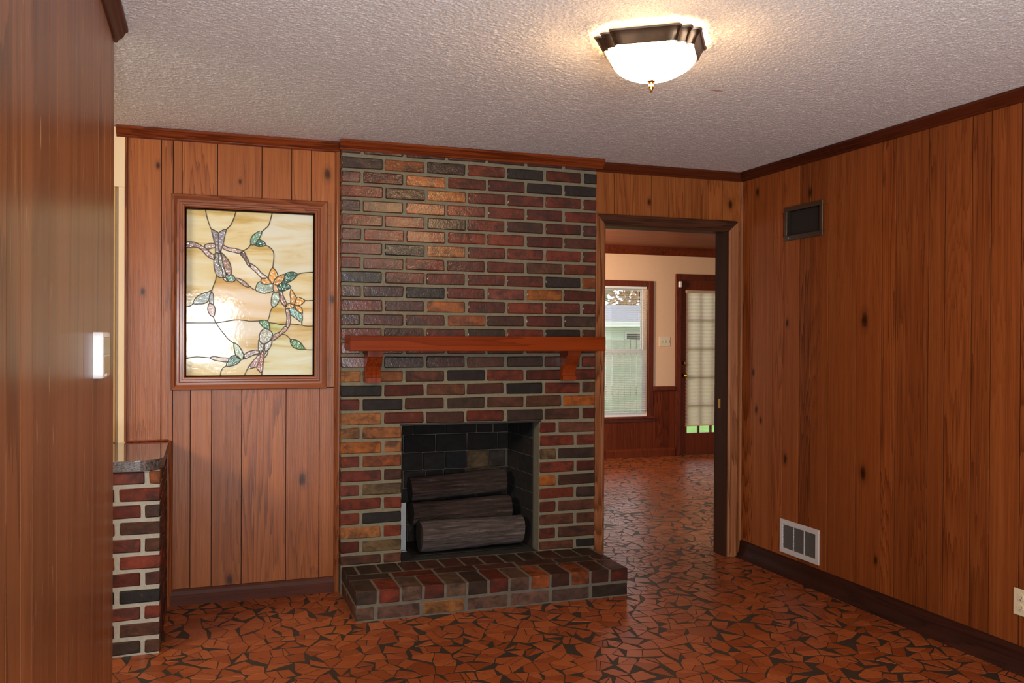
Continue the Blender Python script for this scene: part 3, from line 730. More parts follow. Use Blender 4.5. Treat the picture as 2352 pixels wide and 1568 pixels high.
pl = MB().box(-2.172, -2.140, .16, .168, HZ+.001, .43, .001).box(-2.172, -2.140, .14, .168, HZ+.001, HZ+.006, .001); tag(pl.obj('metal_plate', M_STEEL), 'narrow grey metal plate standing left of the logs', 'plate')

# ------------------------------------------------------------------ brick half wall and counter
BX0, BX1, BYF = -3.90, -3.422, -.71
bar = empty('brick_half_wall', (-3.6, -.36, 0), 'low brick half wall under the counter, beside the panelling', 'half wall')
MB().box(BX0, BX1-.005, BYF+.005, -.004, 0, .800).obj('mortar', plain('pale_mortar', (.31, .285, .24), .85, var=.25, vscale=50, bmp=.4), bar)
zc = .80; k = 0; cs = ['Po', 'PR', 'rb', 'PB', 'RB', 'oR', 'rp', 'KK', 'RR', 'BB', 'kB']
PB_ = .0735
while zc > .03 and k < 11:
    z1 = zc; z0 = max(zc-.058, .005)
    if k % 2 == 0: cuts = [(BX0, -3.64), (-3.625, -3.503), (-3.487, BX1)]
    else: cuts = [(BX0, -3.608), (-3.588, BX1)]
    if k == 0: cuts = [(BX0, -3.65), (-3.63, -3.488), (-3.470, BX1)]
    for i, (a, c_) in enumerate(cuts): brick(a, c_, BYF, BYF+.1, z0, z1, BC[cs[k][min(i, 1) if len(cuts) == 2 else max(0, i-1)]], M_BRICKDULL, bar)
    ycuts = [(BYF+.115, -.52), (-.505, -.30), (-.285, -.08), (-.065, -.024)] if k % 2 else [(BYF+.115, -.42), (-.405, -.2), (-.185, -.024)]
    for a, c_ in ycuts: brick(BX1-.09, BX1, a, c_, z0, z1, BC[rb.choice('rRbPp')], M_BRICKDULL, bar)
    zc -= PB_; k += 1
under(bar)
ct = empty('countertop', (-3.6, -.36, .802), 'glossy brown laminate counter with rounded corner on the brick half wall', 'countertop')
out = [(BX0, -.004), (BX0, -.726)] + [(-3.415-.11+.11*math.cos(a), -.726+.11+.11*math.sin(a)) for a in [-PI/2+PI/2*k/8 for k in range(9)]] + [(-3.415, -.004)]
MB().loft([[(x, y, .803) for x, y in out], [(x, y, .845) for x, y in out]], True, False).obj('edge_band', M_EDGE, ct)
MB().loft([[(x, y, .8445) for x, y in out], [(x, y, .8475) for x, y in out]]).obj('top', M_COUNTER, ct)
MB().box(-3.62, -3.415, -.014, -.002, .848, .856, .003).obj('back_bead', M_CORBEL, ct)
under(ct)

# ------------------------------------------------------------------ stained glass panel
sg = empty('stained_glass_panel', (-3.01, 0, 1.105), 'stained glass panel of birds on a flowering branch, in a wood frame', 'stained glass')
FP = [(0, -.012), (0, .020), (.006, .026), (.012, .026), (.016, .020), (.024, .020), (.030, .014), (.040, .014), (.046, .020), (.054, .026), (.064, .024), (.068, .016), (.068, 0), (.06, 0), (.06, -.012)]
rx0, rx1, rz0, rz1 = GX0-.004, GX1+.004, GZ0-.004, GZ1+.004
cor = [(rx0, rz0, -1, -1), (rx1, rz0, 1, -1), (rx1, rz1, 1, 1), (rx0, rz1, -1, 1)]
for i in range(4):
    rings = []
    for (x, z, sx, sz) in (cor[i], cor[(i+1) % 4]): rings.append([(x+sx*u, -v, z+sz*u) for u, v in FP])
    MB().loft(rings).obj('frame_rail', M_FRAME if i % 2 == 0 else M_FRAMEZ, sg, smooth=True)
MB().box(rx0-.002, rx0+.006, .0, .022, rz0, rz1).box(rx1-.006, rx1+.002, .0, .022, rz0, rz1).box(rx0, rx1, .0, .022, rz0-.002, rz0+.006).box(rx0, rx1, .0, .022, rz1-.006, rz1+.002).obj('rabbet', M_JAMB, sg)
# drawing coordinates: u across 0..292, v down 0..377 (glass size)
def z1(x, y): return (x/7.8375-10, y/7.84-6)
def z2(x, y): return (135+x/7.8375, y/7.84-7)
def z3(x, y): return (x/7.8375-10+1, y/7.84+179.5)
def z4(x, y): return (136+x/7.8375, y/7.84+179)
GW, GH, GYd = 291.5, 377.0, .018
def gp(p, y=GYd):
    return (GX0+(GX1-GX0)*min(1, max(0, p[0]/GW)), y, GZ1-(GZ1-GZ0)*min(1, max(0, p[1]/GH)))
def curve(pts, n=4, closed=False):
    if len(pts) < 3: return [tuple(p) for p in pts]
    out = []; m = len(pts); rng = m if closed else m-1
    for i in range(rng):
        if closed: a, b_, c, d = pts[(i-1) % m], pts[i], pts[(i+1) % m], pts[(i+2) % m]
        else: a, b_, c, d = pts[max(i-1, 0)], pts[i], pts[i+1], pts[min(i+2, m-1)]
        for k in range(n):
            t = k/n; out.append(tuple(.5*(2*b_[q]+(c[q]-a[q])*t+(2*a[q]-5*b_[q]+4*c[q]-d[q])*t*t+(3*b_[q]-a[q]-3*c[q]+d[q])*t**3) for q in (0, 1)))
    if not closed: out.append(tuple(pts[-1]))
    return out
E_ = {}
def line(k, *pts): E_[k] = curve(list(pts))
TLc, TRc, BRc, BLc = (0, 0), (GW, 0), (GW, GH), (0, GH)
A0 = (z1(405, 60)[0], 0); B0 = (z1(945, 90)[0], 0); C0 = (z2(460, 110)[0], 0)
line('a', A0, z1(440, 200), z1(480, 320), z1(515, 400))
line('b', B0, z1(900, 190), z1(850, 300), z1(770, 385))
line('c', C0, z2(400, 270), z2(340, 340), z2(270, 405))
line('d', z2(80, 630), z2(40, 690), z1(1180, 690), z1(1080, 750))
line('e', z2(340, 640), z2(430, 690), z2(485, 760), z2(495, 860), z2(475, 1050))
line('f', z2(930, 1160), z2(1020, 1130), (GW, z2(0, 1108)[1]))
line('g', z1(600, 1215), z1(585, 1300), z1(545, 1410), z1(520, 1490))
H0 = (0, z3(0, 322)[1]); line('h', z3(195, 265), z3(140, 310), H0)
X0 = z3(590, 602); line('i', z3(545, 490), z3(560, 540), X0)
J0 = (0, z3(0, 607)[1]); line('j', J0, z3(330, 605), X0); line('j2', X0, z3(760, 575), z3(950, 543), z3(1120, 555), z4(60, 570), z4(225, 562))
line('k', X0, z3(660, 710), z3(740, 810), z3(810, 895), z3(910, 968))
L0 = (0, z3(0, 1245)[1]); line('l', L0, z3(150, 1222), z3(280, 1208), z3(490, 1228))
M0 = (z3(670, 0)[0], GH); line('m', z3(775, 1370), z3(710, 1420), z3(680, 1480), M0)
N0 = (z4(-40, 0)[0], GH); line('n', z4(20, 1425), z4(-10, 1480), N0)
O0 = (z4(275, 0)[0], GH); line('o', z4(275, 1480), O0)
line('p', z4(465, 310), z4(425, 390), z4(405, 480), z4(375, 560))
line('q', z4(410, 592), z4(520, 605), z4(620, 625), z4(730, 615))
R0_ = (GW, z4(0, 648)[1]); line('r', z4(775, 612), z4(900, 618), z4(1010, 635)); line('r2', z4(1010, 635), z4(1090, 650), R0_)
line('s', z4(1005, 575), z4(1010, 635))
T0 = (GW, z4(0, 175)[1]); line('t', z4(1055, 175), z4(1100, 180), T0)
line('u', z4(645, 800), z4(720, 820), z4(765, 860), z4(800, 905))
V0 = (GW, z4(0, 1088)[1]); line('v', z4(1060, 1072), z4(1110, 1088), V0)
line('w', z1(1190, 1400), z2(60, 1395), z2(110, 1440), z2(165, 1462))
def rev(k): return E_[k][::-1]
b1tl = [z1(515, 400), z1(530, 480), z1(560, 640), z1(590, 760)]            # hidden path down bird one
BACK = {
 'F1': [TLc] + E_['a'] + [z1(540, 540), z1(570, 690), z1(400, 690), z1(230, 680), z1(80, 680), (0, z1(0, 680)[1])],
 'F2': E_['a'] + [z1(650, 520)] + rev('b'),
 'F3': E_['b'] + [z1(690, 600), z1(700, 690), z1(860, 740), z1(1000, 770), z1(1080, 750)] + rev('d') + [z2(110, 560), z2(180, 470)] + rev('c'),
 'F4': E_['c'] + [z2(200, 560), z2(240, 610)] + E_['e'] + [z2(500, 1150), z2(640, 1240), z2(750, 1220)] + E_['f'] + [TRc],
 'F5': E_['d'] + [z1(1120, 870), z1(1200, 1000), z2(150, 1130), z2(300, 1230), z2(420, 1240)] + rev('e') + [z2(220, 600)],
 'F6': [z1(400, 690), z1(600, 690), z1(600, 900), z1(480, 830)],
 'F7': [(0, z1(0, 680)[1]), z1(230, 680), z1(400, 800), z1(560, 900), z1(620, 1100)] + E_['g'] + [z3(420, 120)] + E_['h'],
 'F8': [z1(700, 690), z1(680, 900), z1(800, 1150), z1(850, 1260), z1(950, 1260), z1(1080, 1330)] + E_['w'] + [z2(230, 1380), z2(290, 1300), z2(380, 1250), z2(300, 1230), z2(150, 1130), z1(1200, 1000), z1(1080, 790), z1(860, 740)],
 'F9': E_['g'][::-1][::-1][:1] + E_['g'][1:] + [z3(520, 200), z3(520, 380)] + E_['i'] + E_['j2'] + [z4(320, 600)] + rev('p') + [z4(520, 150), z4(530, -30)] + [z2(400, 1440)] + rev('w') + [z1(1080, 1330), z1(950, 1260), z1(850, 1260), z1(760, 1230), z1(680, 1190)],
 'F10': E_['h'][::-1][::-1][::-1] + [z3(400, 180), z3(480, 200), z3(510, 380)] + E_['i'] + rev('j') + [],
 'F11': E_['j'] + E_['k'] + [z3(960, 1180), z3(900, 1250), z3(640, 1270)] + rev('l'),
 'F12': E_['j2'] + [z4(330, 640), z4(310, 850), z4(280, 1100), z4(200, 1140), z4(0, 1185), z3(1060, 1220), z3(1000, 1120)] + rev('k'),
 'F13': E_['l'] + [z3(640, 1270), z3(830, 1290)] + E_['m'] + [BLc],
 'F14': E_['m'][::-1][::-1][:0] + [M0] + rev('m') + [z3(950, 1280), z3(1100, 1230), z4(100, 1180), z4(230, 1190), z4(120, 1370)] + E_['n'],
 'F15': [N0] + rev('n') + [z4(130, 1350), z4(250, 1400)] + E_['o'],
 'F16': [O0] + rev('o') + [z4(270, 1250), z4(330, 1000), z4(420, 850), z4(560, 830)] + E_['u'] + [z4(880, 990)] + E_['v'] + [BRc],
 'F17': E_['u'] + [z4(930, 990)] + E_['v'] + [R0_] + rev('r2') + rev('r') + [z4(740, 700), z4(660, 790)],
 'F18': E_['q'] + [z4(700, 700), z4(600, 780), z4(430, 860), z4(380, 760)],
 'F19': E_['p'] + [z4(390, 590)] + E_['q'] + [z4(755, 420), z4(700, 280), z4(620, 130), z4(560, 150)],
 'F20': E_['r'] + rev('s') + [z4(900, 450), z4(790, 380), z4(755, 420), z4(755, 600)],
 'F21': E_['s'] + E_['r2'] + [T0] + rev('t') + [z4(960, 210), z4(930, 330), z4(960, 440)],
 'F22': E_['f'] + [T0] + rev('t') + [z4(960, 210), z4(860, 120), z4(810, -20), z2(700, 1390), z2(680, 1300), z2(800, 1230)],
 'F23': [z2(640, 1420), z2(800, 1400), z4(830, 120), z4(850, 260), z4(700, 230), z4(620, 80)],
}
E_['h_rev'] = rev('h')
BACK['F10'] = rev('h') + [z3(400, 180), z3(480, 200), z3(510, 380)] + E_['i'] + rev('j')
BACK['F9'] = E_['g'] + [z3(520, 200), z3(510, 380)] + E_['i'] + E_['j2'] + [z4(320, 600)] + rev('p') + [z4(520, 150), z4(530, -30), z2(300, 1440)] + rev('w') + [z1(1080, 1330), z1(950, 1260), z1(850, 1260), z1(760, 1230), z1(680, 1190)]
CREAM = (.82, .76, .52); CR2 = (.88, .83, .64); GRN = (.70, .84, .54); PINK = (.86, .74, .56)
BCOL = {'F9': PINK, 'F12': (.84, .78, .64), 'F18': GRN, 'F16': (.80, .84, .66), 'F15': CR2, 'F8': CR2, 'F10': CR2, 'F21': CR2, 'F4': (.78, .76, .60), 'F23': CR2, 'F20': CR2, 'F17': (.84, .80, .62)}
def glass_piece(pts, y, th, mat, col, name='glass_piece'):
    a = sum(pts[i][0]*pts[(i+1) % len(pts)][1]-pts[(i+1) % len(pts)][0]*pts[i][1] for i in range(len(pts)))
    m = MB().loft([[gp(p, y) for p in pts], [gp(p, y+th) for p in pts]]); o = m.obj(name, mat, sg)
    bm = bmesh.new(); bm.from_mesh(o.data); bmesh.ops.triangulate(bm, faces=[f for f in bm.faces if len(f.verts) > 4]); bm.to_mesh(o.data); bm.free()
    o.color = (*col, 1); return o
# a continuous cream sheet would hide gaps; every field is its own pane
for k, p in BACK.items(): glass_piece(p, GYd, .003, M_OPAL, BCOL.get(k, CREAM))
G1, G2, G3, G4 = (.05, .17, .11), (.20, .36, .26), (.38, .50, .40), (.12, .30, .10); BR, BR2 = (.44, .30, .27), (.22, .14, .13); OR = (.72, .36, .07); GY = (.30, .27, .25); PU = (.28, .24, .28)
ORN = [
 ([z1(80, 635), z1(220, 630), z1(340, 685), z1(430, 740), z1(500, 810), z1(575, 860), z1(550, 930), z1(430, 860), z1(340, 760), z1(230, 715), z1(80, 730)], BR, 'branch_piece'),
 ([z1(390, 690), z1(450, 650), z1(520, 640), z1(575, 650), z1(575, 710), z1(520, 725), z1(440, 745)], BR, 'branch_piece'),
 ([z1(720, 660), z1(800, 700), z1(920, 715), z1(1020, 735), z1(1075, 760), z1(1010, 800), z1(900, 780), z1(780, 755), z1(700, 705)], (.58, .40, .36), 'branch_piece'),
 ([z1(1080, 755), z1(1130, 840), z1(1200, 990), z1(1215, 1040), z1(1160, 1010), z1(1090, 890), z1(1020, 805)], BR2, 'branch_piece'),
 ([z2(75, 985), z2(190, 1060), z2(270, 1150), z2(380, 1230), z2(280, 1245), z2(170, 1140), z2(60, 1040)], (.62, .50, .46), 'branch_piece'),
 ([z1(940, 1250), z1(1020, 1260), z1(1120, 1320), z1(1190, 1400), z1(1110, 1390), z1(1000, 1310)], BR, 'branch_piece'),
 ([z2(590, 1490), z2(650, 1490), z4(660, 100), z4(725, 245), z4(700, 300), z4(610, 200)], (.40, .20, .15), 'branch_piece'),
 ([z4(705, 345), z4(765, 345), z4(790, 450), z4(790, 600), z4(750, 690), z4(715, 640), z4(730, 500)], BR, 'branch_piece'),
 ([z4(690, 660), z4(740, 710), z4(640, 800), z4(500, 910), z4(455, 910), z4(500, 810), z4(610, 755)], (.45, .25, .20), 'branch_piece'),
 ([z4(-60, 1210), z4(0, 1140), z4(100, 1105), z4(215, 1100), z4(225, 1150), z4(120, 1185), z4(0, 1240), z4(-60, 1250)], (.46, .36, .36), 'branch_piece'),
 ([z3(490, 1225), z3(560, 1203), z3(700, 1225), z3(820, 1235), z3(790, 1300), z3(680, 1290), z3(550, 1265)], (.60, .52, .52), 'branch_piece'),
 # upside-down bird
 ([z1(515, 395), z1(590, 420), z1(640, 460), z1(630, 560), z1(640, 740), z1(670, 800), z1(590, 800), z1(580, 680), z1(545, 540)], PU, 'feather'),
 ([z1(640, 460), z1(690, 410), z1(770, 385), z1(745, 500), z1(720, 640), z1(660, 790), z1(640, 700), z1(628, 560)], (.33, .30, .36), 'feather'),
 ([z1(590, 800), z1(640, 830), z1(640, 980), z1(700, 1100), z1(715, 1240), z1(620, 1220), z1(565, 1080), z1(560, 900)], GY, 'wing'),
 ([z1(640, 820), z1(690, 840), z1(720, 1000), z1(750, 1120), z1(770, 1200), z1(730, 1230), z1(690, 1070), z1(640, 970)], (.34, .38, .36), 'breast'),
 ([z1(680, 800), z1(780, 890), z1(850, 1010), z1(865, 1170), z1(810, 1195), z1(750, 1110), z1(715, 980)], (.32, .20, .15), 'wing'),
 ([z1(780, 1200), z1(870, 1190), z1(920, 1230), z1(940, 1280), z1(880, 1320), z1(800, 1300), z1(770, 1240)], G2, 'head'),
 ([z1(720, 1250), z1(780, 1250), z1(810, 1305), z1(760, 1300)], (.8, .8, .78), 'beak'),
 # leaf pair, upper middle
 ([z2(275, 400), z2(200, 410), z2(120, 470), z2(75, 540), z2(75, 635), z2(140, 645), z2(200, 560), z2(245, 500)], G2, 'leaf'),
 ([z2(215, 545), z2(270, 560), z2(320, 590), z2(345, 645), z2(260, 670), z2(160, 655)], G1, 'leaf'),
 # first blossom
 ([z2(475, 1050), z2(430, 1110), z2(400, 1210), z2(420, 1290), z2(480, 1340), z2(510, 1260), z2(570, 1200), z2(540, 1120)], OR, 'petal'),
 ([z2(690, 1165), z2(620, 1185), z2(550, 1230), z2(500, 1290), z2(510, 1350), z2(560, 1370), z2(640, 1310), z2(680, 1240)], OR, 'petal'),
 ([z2(390, 1250), z2(290, 1245), z2(260, 1290), z2(290, 1340), z2(370, 1355), z2(450, 1335)], (.66, .34, .08), 'petal'),
 ([z2(490, 1345), z2(480, 1420), z2(510, 1490), z2(560, 1495), z2(570, 1420), z2(535, 1365)], (.70, .44, .22), 'petal'),
 ([z2(690, 1165), z2(790, 1120), z2(870, 1120), z2(930, 1160), z2(870, 1240), z2(740, 1320), z2(650, 1320), z2(690, 1240)], G1, 'leaf'),
 ([z2(570, 1380), z2(640, 1330), z2(730, 1335), z2(810, 1390), z2(740, 1440), z2(650, 1475), z2(585, 1460)], (.03, .13, .07), 'leaf'),
 ([z2(240, 1310), z2(300, 1350), z2(390, 1355), z2(475, 1340), z2(480, 1440), z2(470, 1480), z2(330, 1520), z2(240, 1500), z2(165, 1460), z2(190, 1360)], G3, 'leaf'),
 ([z4(475, 50), z4(560, 40), z4(605, 80), z4(590, 180), z4(540, 270), z4(465, 310), z4(440, 200)], G3, 'leaf'),
 # second blossom
 ([z4(810, -20), z4(860, 60), z4(905, 130), z4(890, 200), z4(860, 255), z4(800, 240), z4(800, 160), z4(785, 60)], OR, 'petal'),
 ([z4(905, 135), z4(960, 125), z4(1060, 175), z4(1020, 235), z4(970, 265), z4(880, 255)], OR, 'petal'),
 ([z4(700, 280), z4(760, 240), z4(830, 250), z4(865, 290), z4(820, 320), z4(720, 335)], (.70, .40, .12), 'petal'),
 ([z4(880, 270), z4(960, 285), z4(1010, 340), z4(1015, 425), z4(950, 390), z4(900, 330)], OR, 'petal'),
 ([z4(770, 340), z4(870, 325), z4(920, 370), z4(1010, 430), z4(1005, 575), z4(900, 510), z4(800, 440)], (.16, .32, .26), 'leaf'),
 # lower right leaf
 ([z4(795, 905), z4(880, 900), z4(960, 935), z4(1020, 1000), z4(1065, 1072), z4(980, 1085), z4(860, 1045), z4(810, 980)], G4, 'leaf'),
 # perched bird
 ([z4(225, 565), z4(270, 555), z4(340, 550), z4(400, 595), z4(415, 690), z4(400, 715), z4(320, 690), z4(255, 630)], (.10, .30, .12), 'head'),
 ([z4(290, 720), z4(350, 700), z4(430, 740), z4(470, 810), z4(440, 890), z4(370, 960), z4(290, 980), z4(230, 920), z4(235, 800)], (.45, .47, .40), 'breast'),
 ([z4(215, 910), z4(260, 970), z4(310, 990), z4(290, 1090), z4(235, 1160), z4(215, 1100)], (.42, .44, .42), 'wing'),
 ([z4(330, 985), z4(440, 920), z4(455, 940), z4(420, 1050), z4(340, 1120)], (.44, .42, .42), 'wing'),
 ([z4(380, 1105), z4(370, 1170), z4(320, 1230), z4(320, 1180)], (.6, .58, .55), 'wing'),
 ([z4(230, 1170), z4(245, 1200), z4(190, 1380), z4(130, 1410), z4(20, 1430), z4(100, 1310)], (.40, .20, .17), 'feather'),
 ([z4(270, 1100), z4(315, 1150), z4(300, 1300), z4(280, 1490), z4(220, 1470), z4(185, 1390), z4(240, 1230)], (.33, .10, .05), 'feather'),
 # hummingbird-like leaf, left
 ([z3(520, 25), z3(440, 55), z3(340, 90), z3(240, 160), z3(195, 265), z3(300, 270), z3(380, 262), z3(455, 215), z3(480, 110)], (.46, .56, .56), 'leaf'),
 ([z3(520, 60), z3(545, 130), z3(545, 260), z3(520, 275), z3(465, 215), z3(475, 120)], (.55, .60, .66), 'leaf'),
 ([z3(470, 260), z3(545, 285), z3(575, 360), z3(550, 492), z3(480, 450), z3(445, 360)], (.74, .62, .62), 'petal'),
 # lower leaf pair
 ([z3(910, 968), z3(980, 1000), z3(1040, 1080), z3(1100, 1220), z3(1060, 1255), z3(980, 1230), z3(925, 1130)], G3, 'leaf'),
 ([z3(940, 1185), z3(1000, 1220), z3(1030, 1270), z3(960, 1340), z3(860, 1375), z3(775, 1375), z3(810, 1270), z3(860, 1205)], (.12, .30, .20), 'leaf'),
]
cam_lines = [E_[k] for k in 'abcdefghijklmnopqrstuvw' if k in E_] + [E_['j2'], E_['r2']]
for pts, col, nm in ORN:
    c = curve(pts, 3, True); glass_piece(c, GYd-.0022, .0035, M_ART, col, nm); cam_lines.append(c+c[:2])
mb = MB()
for l in cam_lines:
    P_ = [Vector(gp(p, GYd-.002)) for p in l]; Q = [P_[0]]
    for p in P_[1:]:
        if (p-Q[-1]).length > .0015: Q.append(p)
    if len(Q) > 1: mb.tube(Q, .0026, 5)
mb.obj('lead_came', M_CAME, sg, smooth='all')
under(sg)
for c in sg.children:
    if c.name.startswith(('glass_piece', 'leaf', 'petal')): pass

# ------------------------------------------------------------------ ceiling light
LC = Vector((-1.765, -2.082, 0)); LA = math.atan2(-.105, .147)
hs, ah = .176, .082
def outline(k=1.0):
    pts = []
    for s in range(4):
        base = [(-ah, -hs), (ah, -hs)]
        # three lobes across the cut corner
        c0, c1 = Vector((ah, -hs)), Vector((hs, -ah)); loc_ = list(base); d = (c1-c0); nrm = Vector((d.y, -d.x)).normalized()
        for q in range(3):
            a, b_ = c0+d*q/3, c0+d*(q+1)/3
            for t in (.25, .5, .75): p = a.lerp(b_, t)+nrm*(.016*math.sin(PI*t)+.010*math.sin(PI*(q+t)/3)); loc_.append((p.x, p.y))
            if q < 2: p = b_+nrm*.008; loc_.append((p.x, p.y))
        R = Matrix.Rotation(PI/2*s, 2)
        pts += [R @ Vector(p) for p in loc_]
    return [p*k for p in pts]
def ring(k, z, rnd=0.0):
    out = []
    R = Matrix.Rotation(LA, 2)
    for p in outline():
        q = p.lerp(p.normalized()*hs*1.02, rnd)*k; q = R @ q; out.append((LC.x+q.x, LC.y+q.y, z))
    return out
lt = empty('ceiling_light', (LC.x, LC.y, H), 'lit frosted glass ceiling light with scalloped bronze rim', 'ceiling light')
MB().loft([ring(1.005, H-.018), ring(.985, H-.022), ring(.93, H-.038), ring(.885, H-.058), ring(.87, H-.062), ring(.84, H-.060), ring(.85, H-.052), ring(.91, H-.036), ring(.975, H-.018)], False, False).obj('rim', M_BRONZE, lt, smooth=True)
MB().loft([ring(.975, H-.012), ring(1.025, H-.011), ring(1.035, H-.016), ring(1.01, H-.021), ring(.975, H-.020), ring(.975, H-.012)], False, False).obj('rim_bead', plain('brushed_nickel', (.62, .58, .54), .3, .9, var=.1), lt, smooth=True)
bw = []
for i in range(13):
    t = i/12*PI/2; bw.append(ring(.86*math.cos(t)**1.12 if i < 12 else .02, H-.052-.098*math.sin(t), min(1, .1+i/7)))
MB().loft(bw, False, True).obj('bowl', M_BOWL, lt, smooth='all')
MB().lathe([(.001, 0), (.022, .002), (.020, -.004), (.010, -.010), (.008, -.020), (.011, -.024), (.011, -.030), (.006, -.036), (.0045, -.044), (.001, -.046)], (LC.x, LC.y, H-.142), 14).obj('finial', M_BRASS, lt, smooth='all')
_l = bpy.data.lights.new('lamp_bulb', 'POINT'); _l.energy = 2.2; _l.color = (1, .62, .26); _l.shadow_soft_size = .05
_b = bpy.data.objects.new('lamp_bulb', _l); COL.objects.link(_b); _b.location = (LC.x, LC.y, H-.045)
MB().lathe([(.001, 0), (.05, -.001), (.05, -.012), (.012, -.014), (.012, -.03), (.001, -.03)], (LC.x, LC.y, H+.002), 14).obj('mount', M_BRONZE, lt)
under(lt)

# ------------------------------------------------------------------ things on the walls
kp = empty('alarm_keypad', (XL, -2.055, 1.33), 'white wall keypad with small display on the near left wall', 'keypad')
def rprof(y0, y1, z0, z1, r):
    c = [(y1-r, z1-r, 0), (y0+r, z1-r, 1), (y0+r, z0+r, 2), (y1-r, z0+r, 3)]; o = []
    for (cy, cz, q) in c:
        for k in range(4): a = PI/2*q+PI/2*k/3; o.append((cy+r*math.cos(a), cz+r*math.sin(a)))
    return o
pr = rprof(-2.146, -1.965, 1.268, 1.400, .012)
MB().loft([[(XL, y, z) for y, z in pr], [(XL+.020, y, z) for y, z in pr], [(XL+.025, y*.985-2.055*.015, z*.98+1.333*.02) for y, z in pr], [(XL+.027, y*.95-2.055*.05, z*.94+1.333*.06) for y, z in pr]]).obj('case', M_WHITEPL, kp, smooth=True)
MB().box(XL+.022, XL+.0285, -2.132, -1.98, 1.335, 1.385, .001).obj('display', M_LCD, kp)
MB().box(XL+.022, XL+.0285, -2.132, -1.98, 1.282, 1.330, .001).obj('flap', M_BEIGEPL, kp)
for i in range(2): MB().lathe([(.004, 0), (.004, .002), (.003, .003)], (XL+.0265, -2.10+.03*i, 1.277), 10, 'X').obj('indicator', M_VENTW, kp)
under(kp)

def vent_frame(mb, y0, y1, z0, z1, wdt, d):
    mb.box(-d, 0, y0, y1, z0, z0+wdt, .0015).box(-d, 0, y0, y1, z1-wdt, z1, .0015).box(-d, 0, y0, y0+wdt, z0+wdt, z1-wdt, .0015).box(-d, 0, y1-wdt, y1, z0+wdt, z1-wdt, .0015)
y1_, y0_, z0_, z1_ = VENTS[1]
lv = empty('floor_vent', (0, (y0_+y1_)/2, z0_), 'white louvred vent low on the right wall', 'vent')
mb = MB(); vent_frame(mb, y0_, y1_, z0_, z1_, .030, .008); mb.obj('vent_frame', M_VENTW, lv)
MB().box(-.0012, -.0002, y0_+.028, y1_-.028, z0_+.028, z1_-.028).obj('vent_back', M_VENTD, lv)
for k in (1, 2): yy = y0_+.03+(y1_-y0_-.06)*k/3; MB().box(-.007, -.001, yy-.003, yy+.003, z0_+.028, z1_-.028).obj('mullion', M_VENTW, lv)
mb = MB(); k = 0
while z0_+.034+k*.0085 < z1_-.03:
    zz = z0_+.034+k*.0085; mb.add([(-.001, y0_+.03, zz+.005), (-.001, y1_-.03, zz+.005), (-.006, y1_-.03, zz), (-.006, y0_+.03, zz), (-.001, y0_+.03, zz+.006), (-.001, y1_-.03, zz+.006), (-.006, y1_-.03, zz+.001), (-.006, y0_+.03, zz+.001)], [(0, 1, 2, 3), (4, 5, 6, 7), (3, 2, 6, 7), (0, 3, 7, 4), (1, 5, 6, 2)]); k += 1
mb.obj('louvres', M_VENTD, lv, kind='stuff'); under(lv)

y1_, y0_, z0_, z1_ = VENTS[0]
hv = empty('wall_vent', (0, (y0_+y1_)/2, z0_), 'open dark brown metal vent high on the right wall', 'vent')
mb = MB(); vent_frame(mb, y0_, y1_, z0_, z1_, .027, .010); mb.obj('vent_frame', M_VENTB, hv)
mb = MB(); mb.box(.0, .25, y0_+.024, y0_+.026, z0_+.026, z1_-.026).box(.0, .25, y1_-.026, y1_-.024, z0_+.026, z1_-.026).box(.0, .25, y0_+.025, y1_-.025, z0_+.025, z0_+.027).box(.0, .25, y0_+.025, y1_-.025, z1_-.027, z1_-.025).box(.24, .25, y0_+.025, y1_-.025, z0_+.026, z1_-.026)
mb.obj('duct', M_IRON, hv)
MB().box(.05, .062, y0_+.10, y0_+.112, z0_+.027, z1_-.027).obj('damper_blade', M_VENTB, hv)
MB().lathe([(.004, 0), (.004, -.002), (.002, -.003)], (-.010, y1_-.045, z0_+.013), 8, 'X').obj('screw', M_STEEL, hv); under(hv)

ol = empty('outlet', (0, -2.067, .288), 'almond duplex outlet plate low on the right wall', 'outlet')
MB().box(-.006, 0, -2.105, -2.030, .232, .344, .002).obj('plate', M_OUTLET, ol)
for zz in (.309, .267):
    r = MB().lathe([(.0165, 0), (.0165, -.0025), (.0155, -.003)], (-.006, -2.067, zz), 16, 'X').obj('receptacle', M_OUTLET, ol)
    MB().box(-.0098, -.0085, -2.074, -2.0725, zz-.004, zz+.005).box(-.0098, -.0085, -2.062, -2.0605, zz-.004, zz+.005).box(-.0098, -.0085, -2.069, -2.065, zz-.011, zz-.007).obj('slot', M_SLOT, r)
under(ol)

# ------------------------------------------------------------------ back room: window, blind, door, shade, switch
wn = MB()
for (x0, x1, z0, z1) in ((WX0-.065, WX0, WZ0-.06, WZ1+.065), (WX1, WX1+.065, WZ0-.06, WZ1+.065), (WX0, WX1, WZ1, WZ1+.065), (WX0, WX1, WZ0-.06, WZ0)): wn.box(x0, x1, W2Y-.022, W2Y+.02, z0, z1, .003)
wn = wn.obj('window_1', M_DARKWOODX); tag(wn, 'dark wood cased sash window in the back room', kind='structure')
MB().box(WX0-.08, WX1+.08, W2Y-.05, W2Y, WZ0-.02, WZ0+.004, .003).obj('sill', M_DARKWOODX, wn)
mb = MB()
for (z0, z1, y) in ((1.21, WZ1, .085), (WZ0, 1.25, .05)):
    mb.box(WX0, WX0+.045, W2Y+y, W2Y+y+.03, z0, z1).box(WX1-.045, WX1, W2Y+y, W2Y+y+.03, z0, z1).box(WX0+.045, WX1-.045, W2Y+y, W2Y+y+.03, z0, z0+.045).box(WX0+.045, WX1-.045, W2Y+y, W2Y+y+.03, z1-.045, z1)
mb.obj('sash', M_SASH, wn)
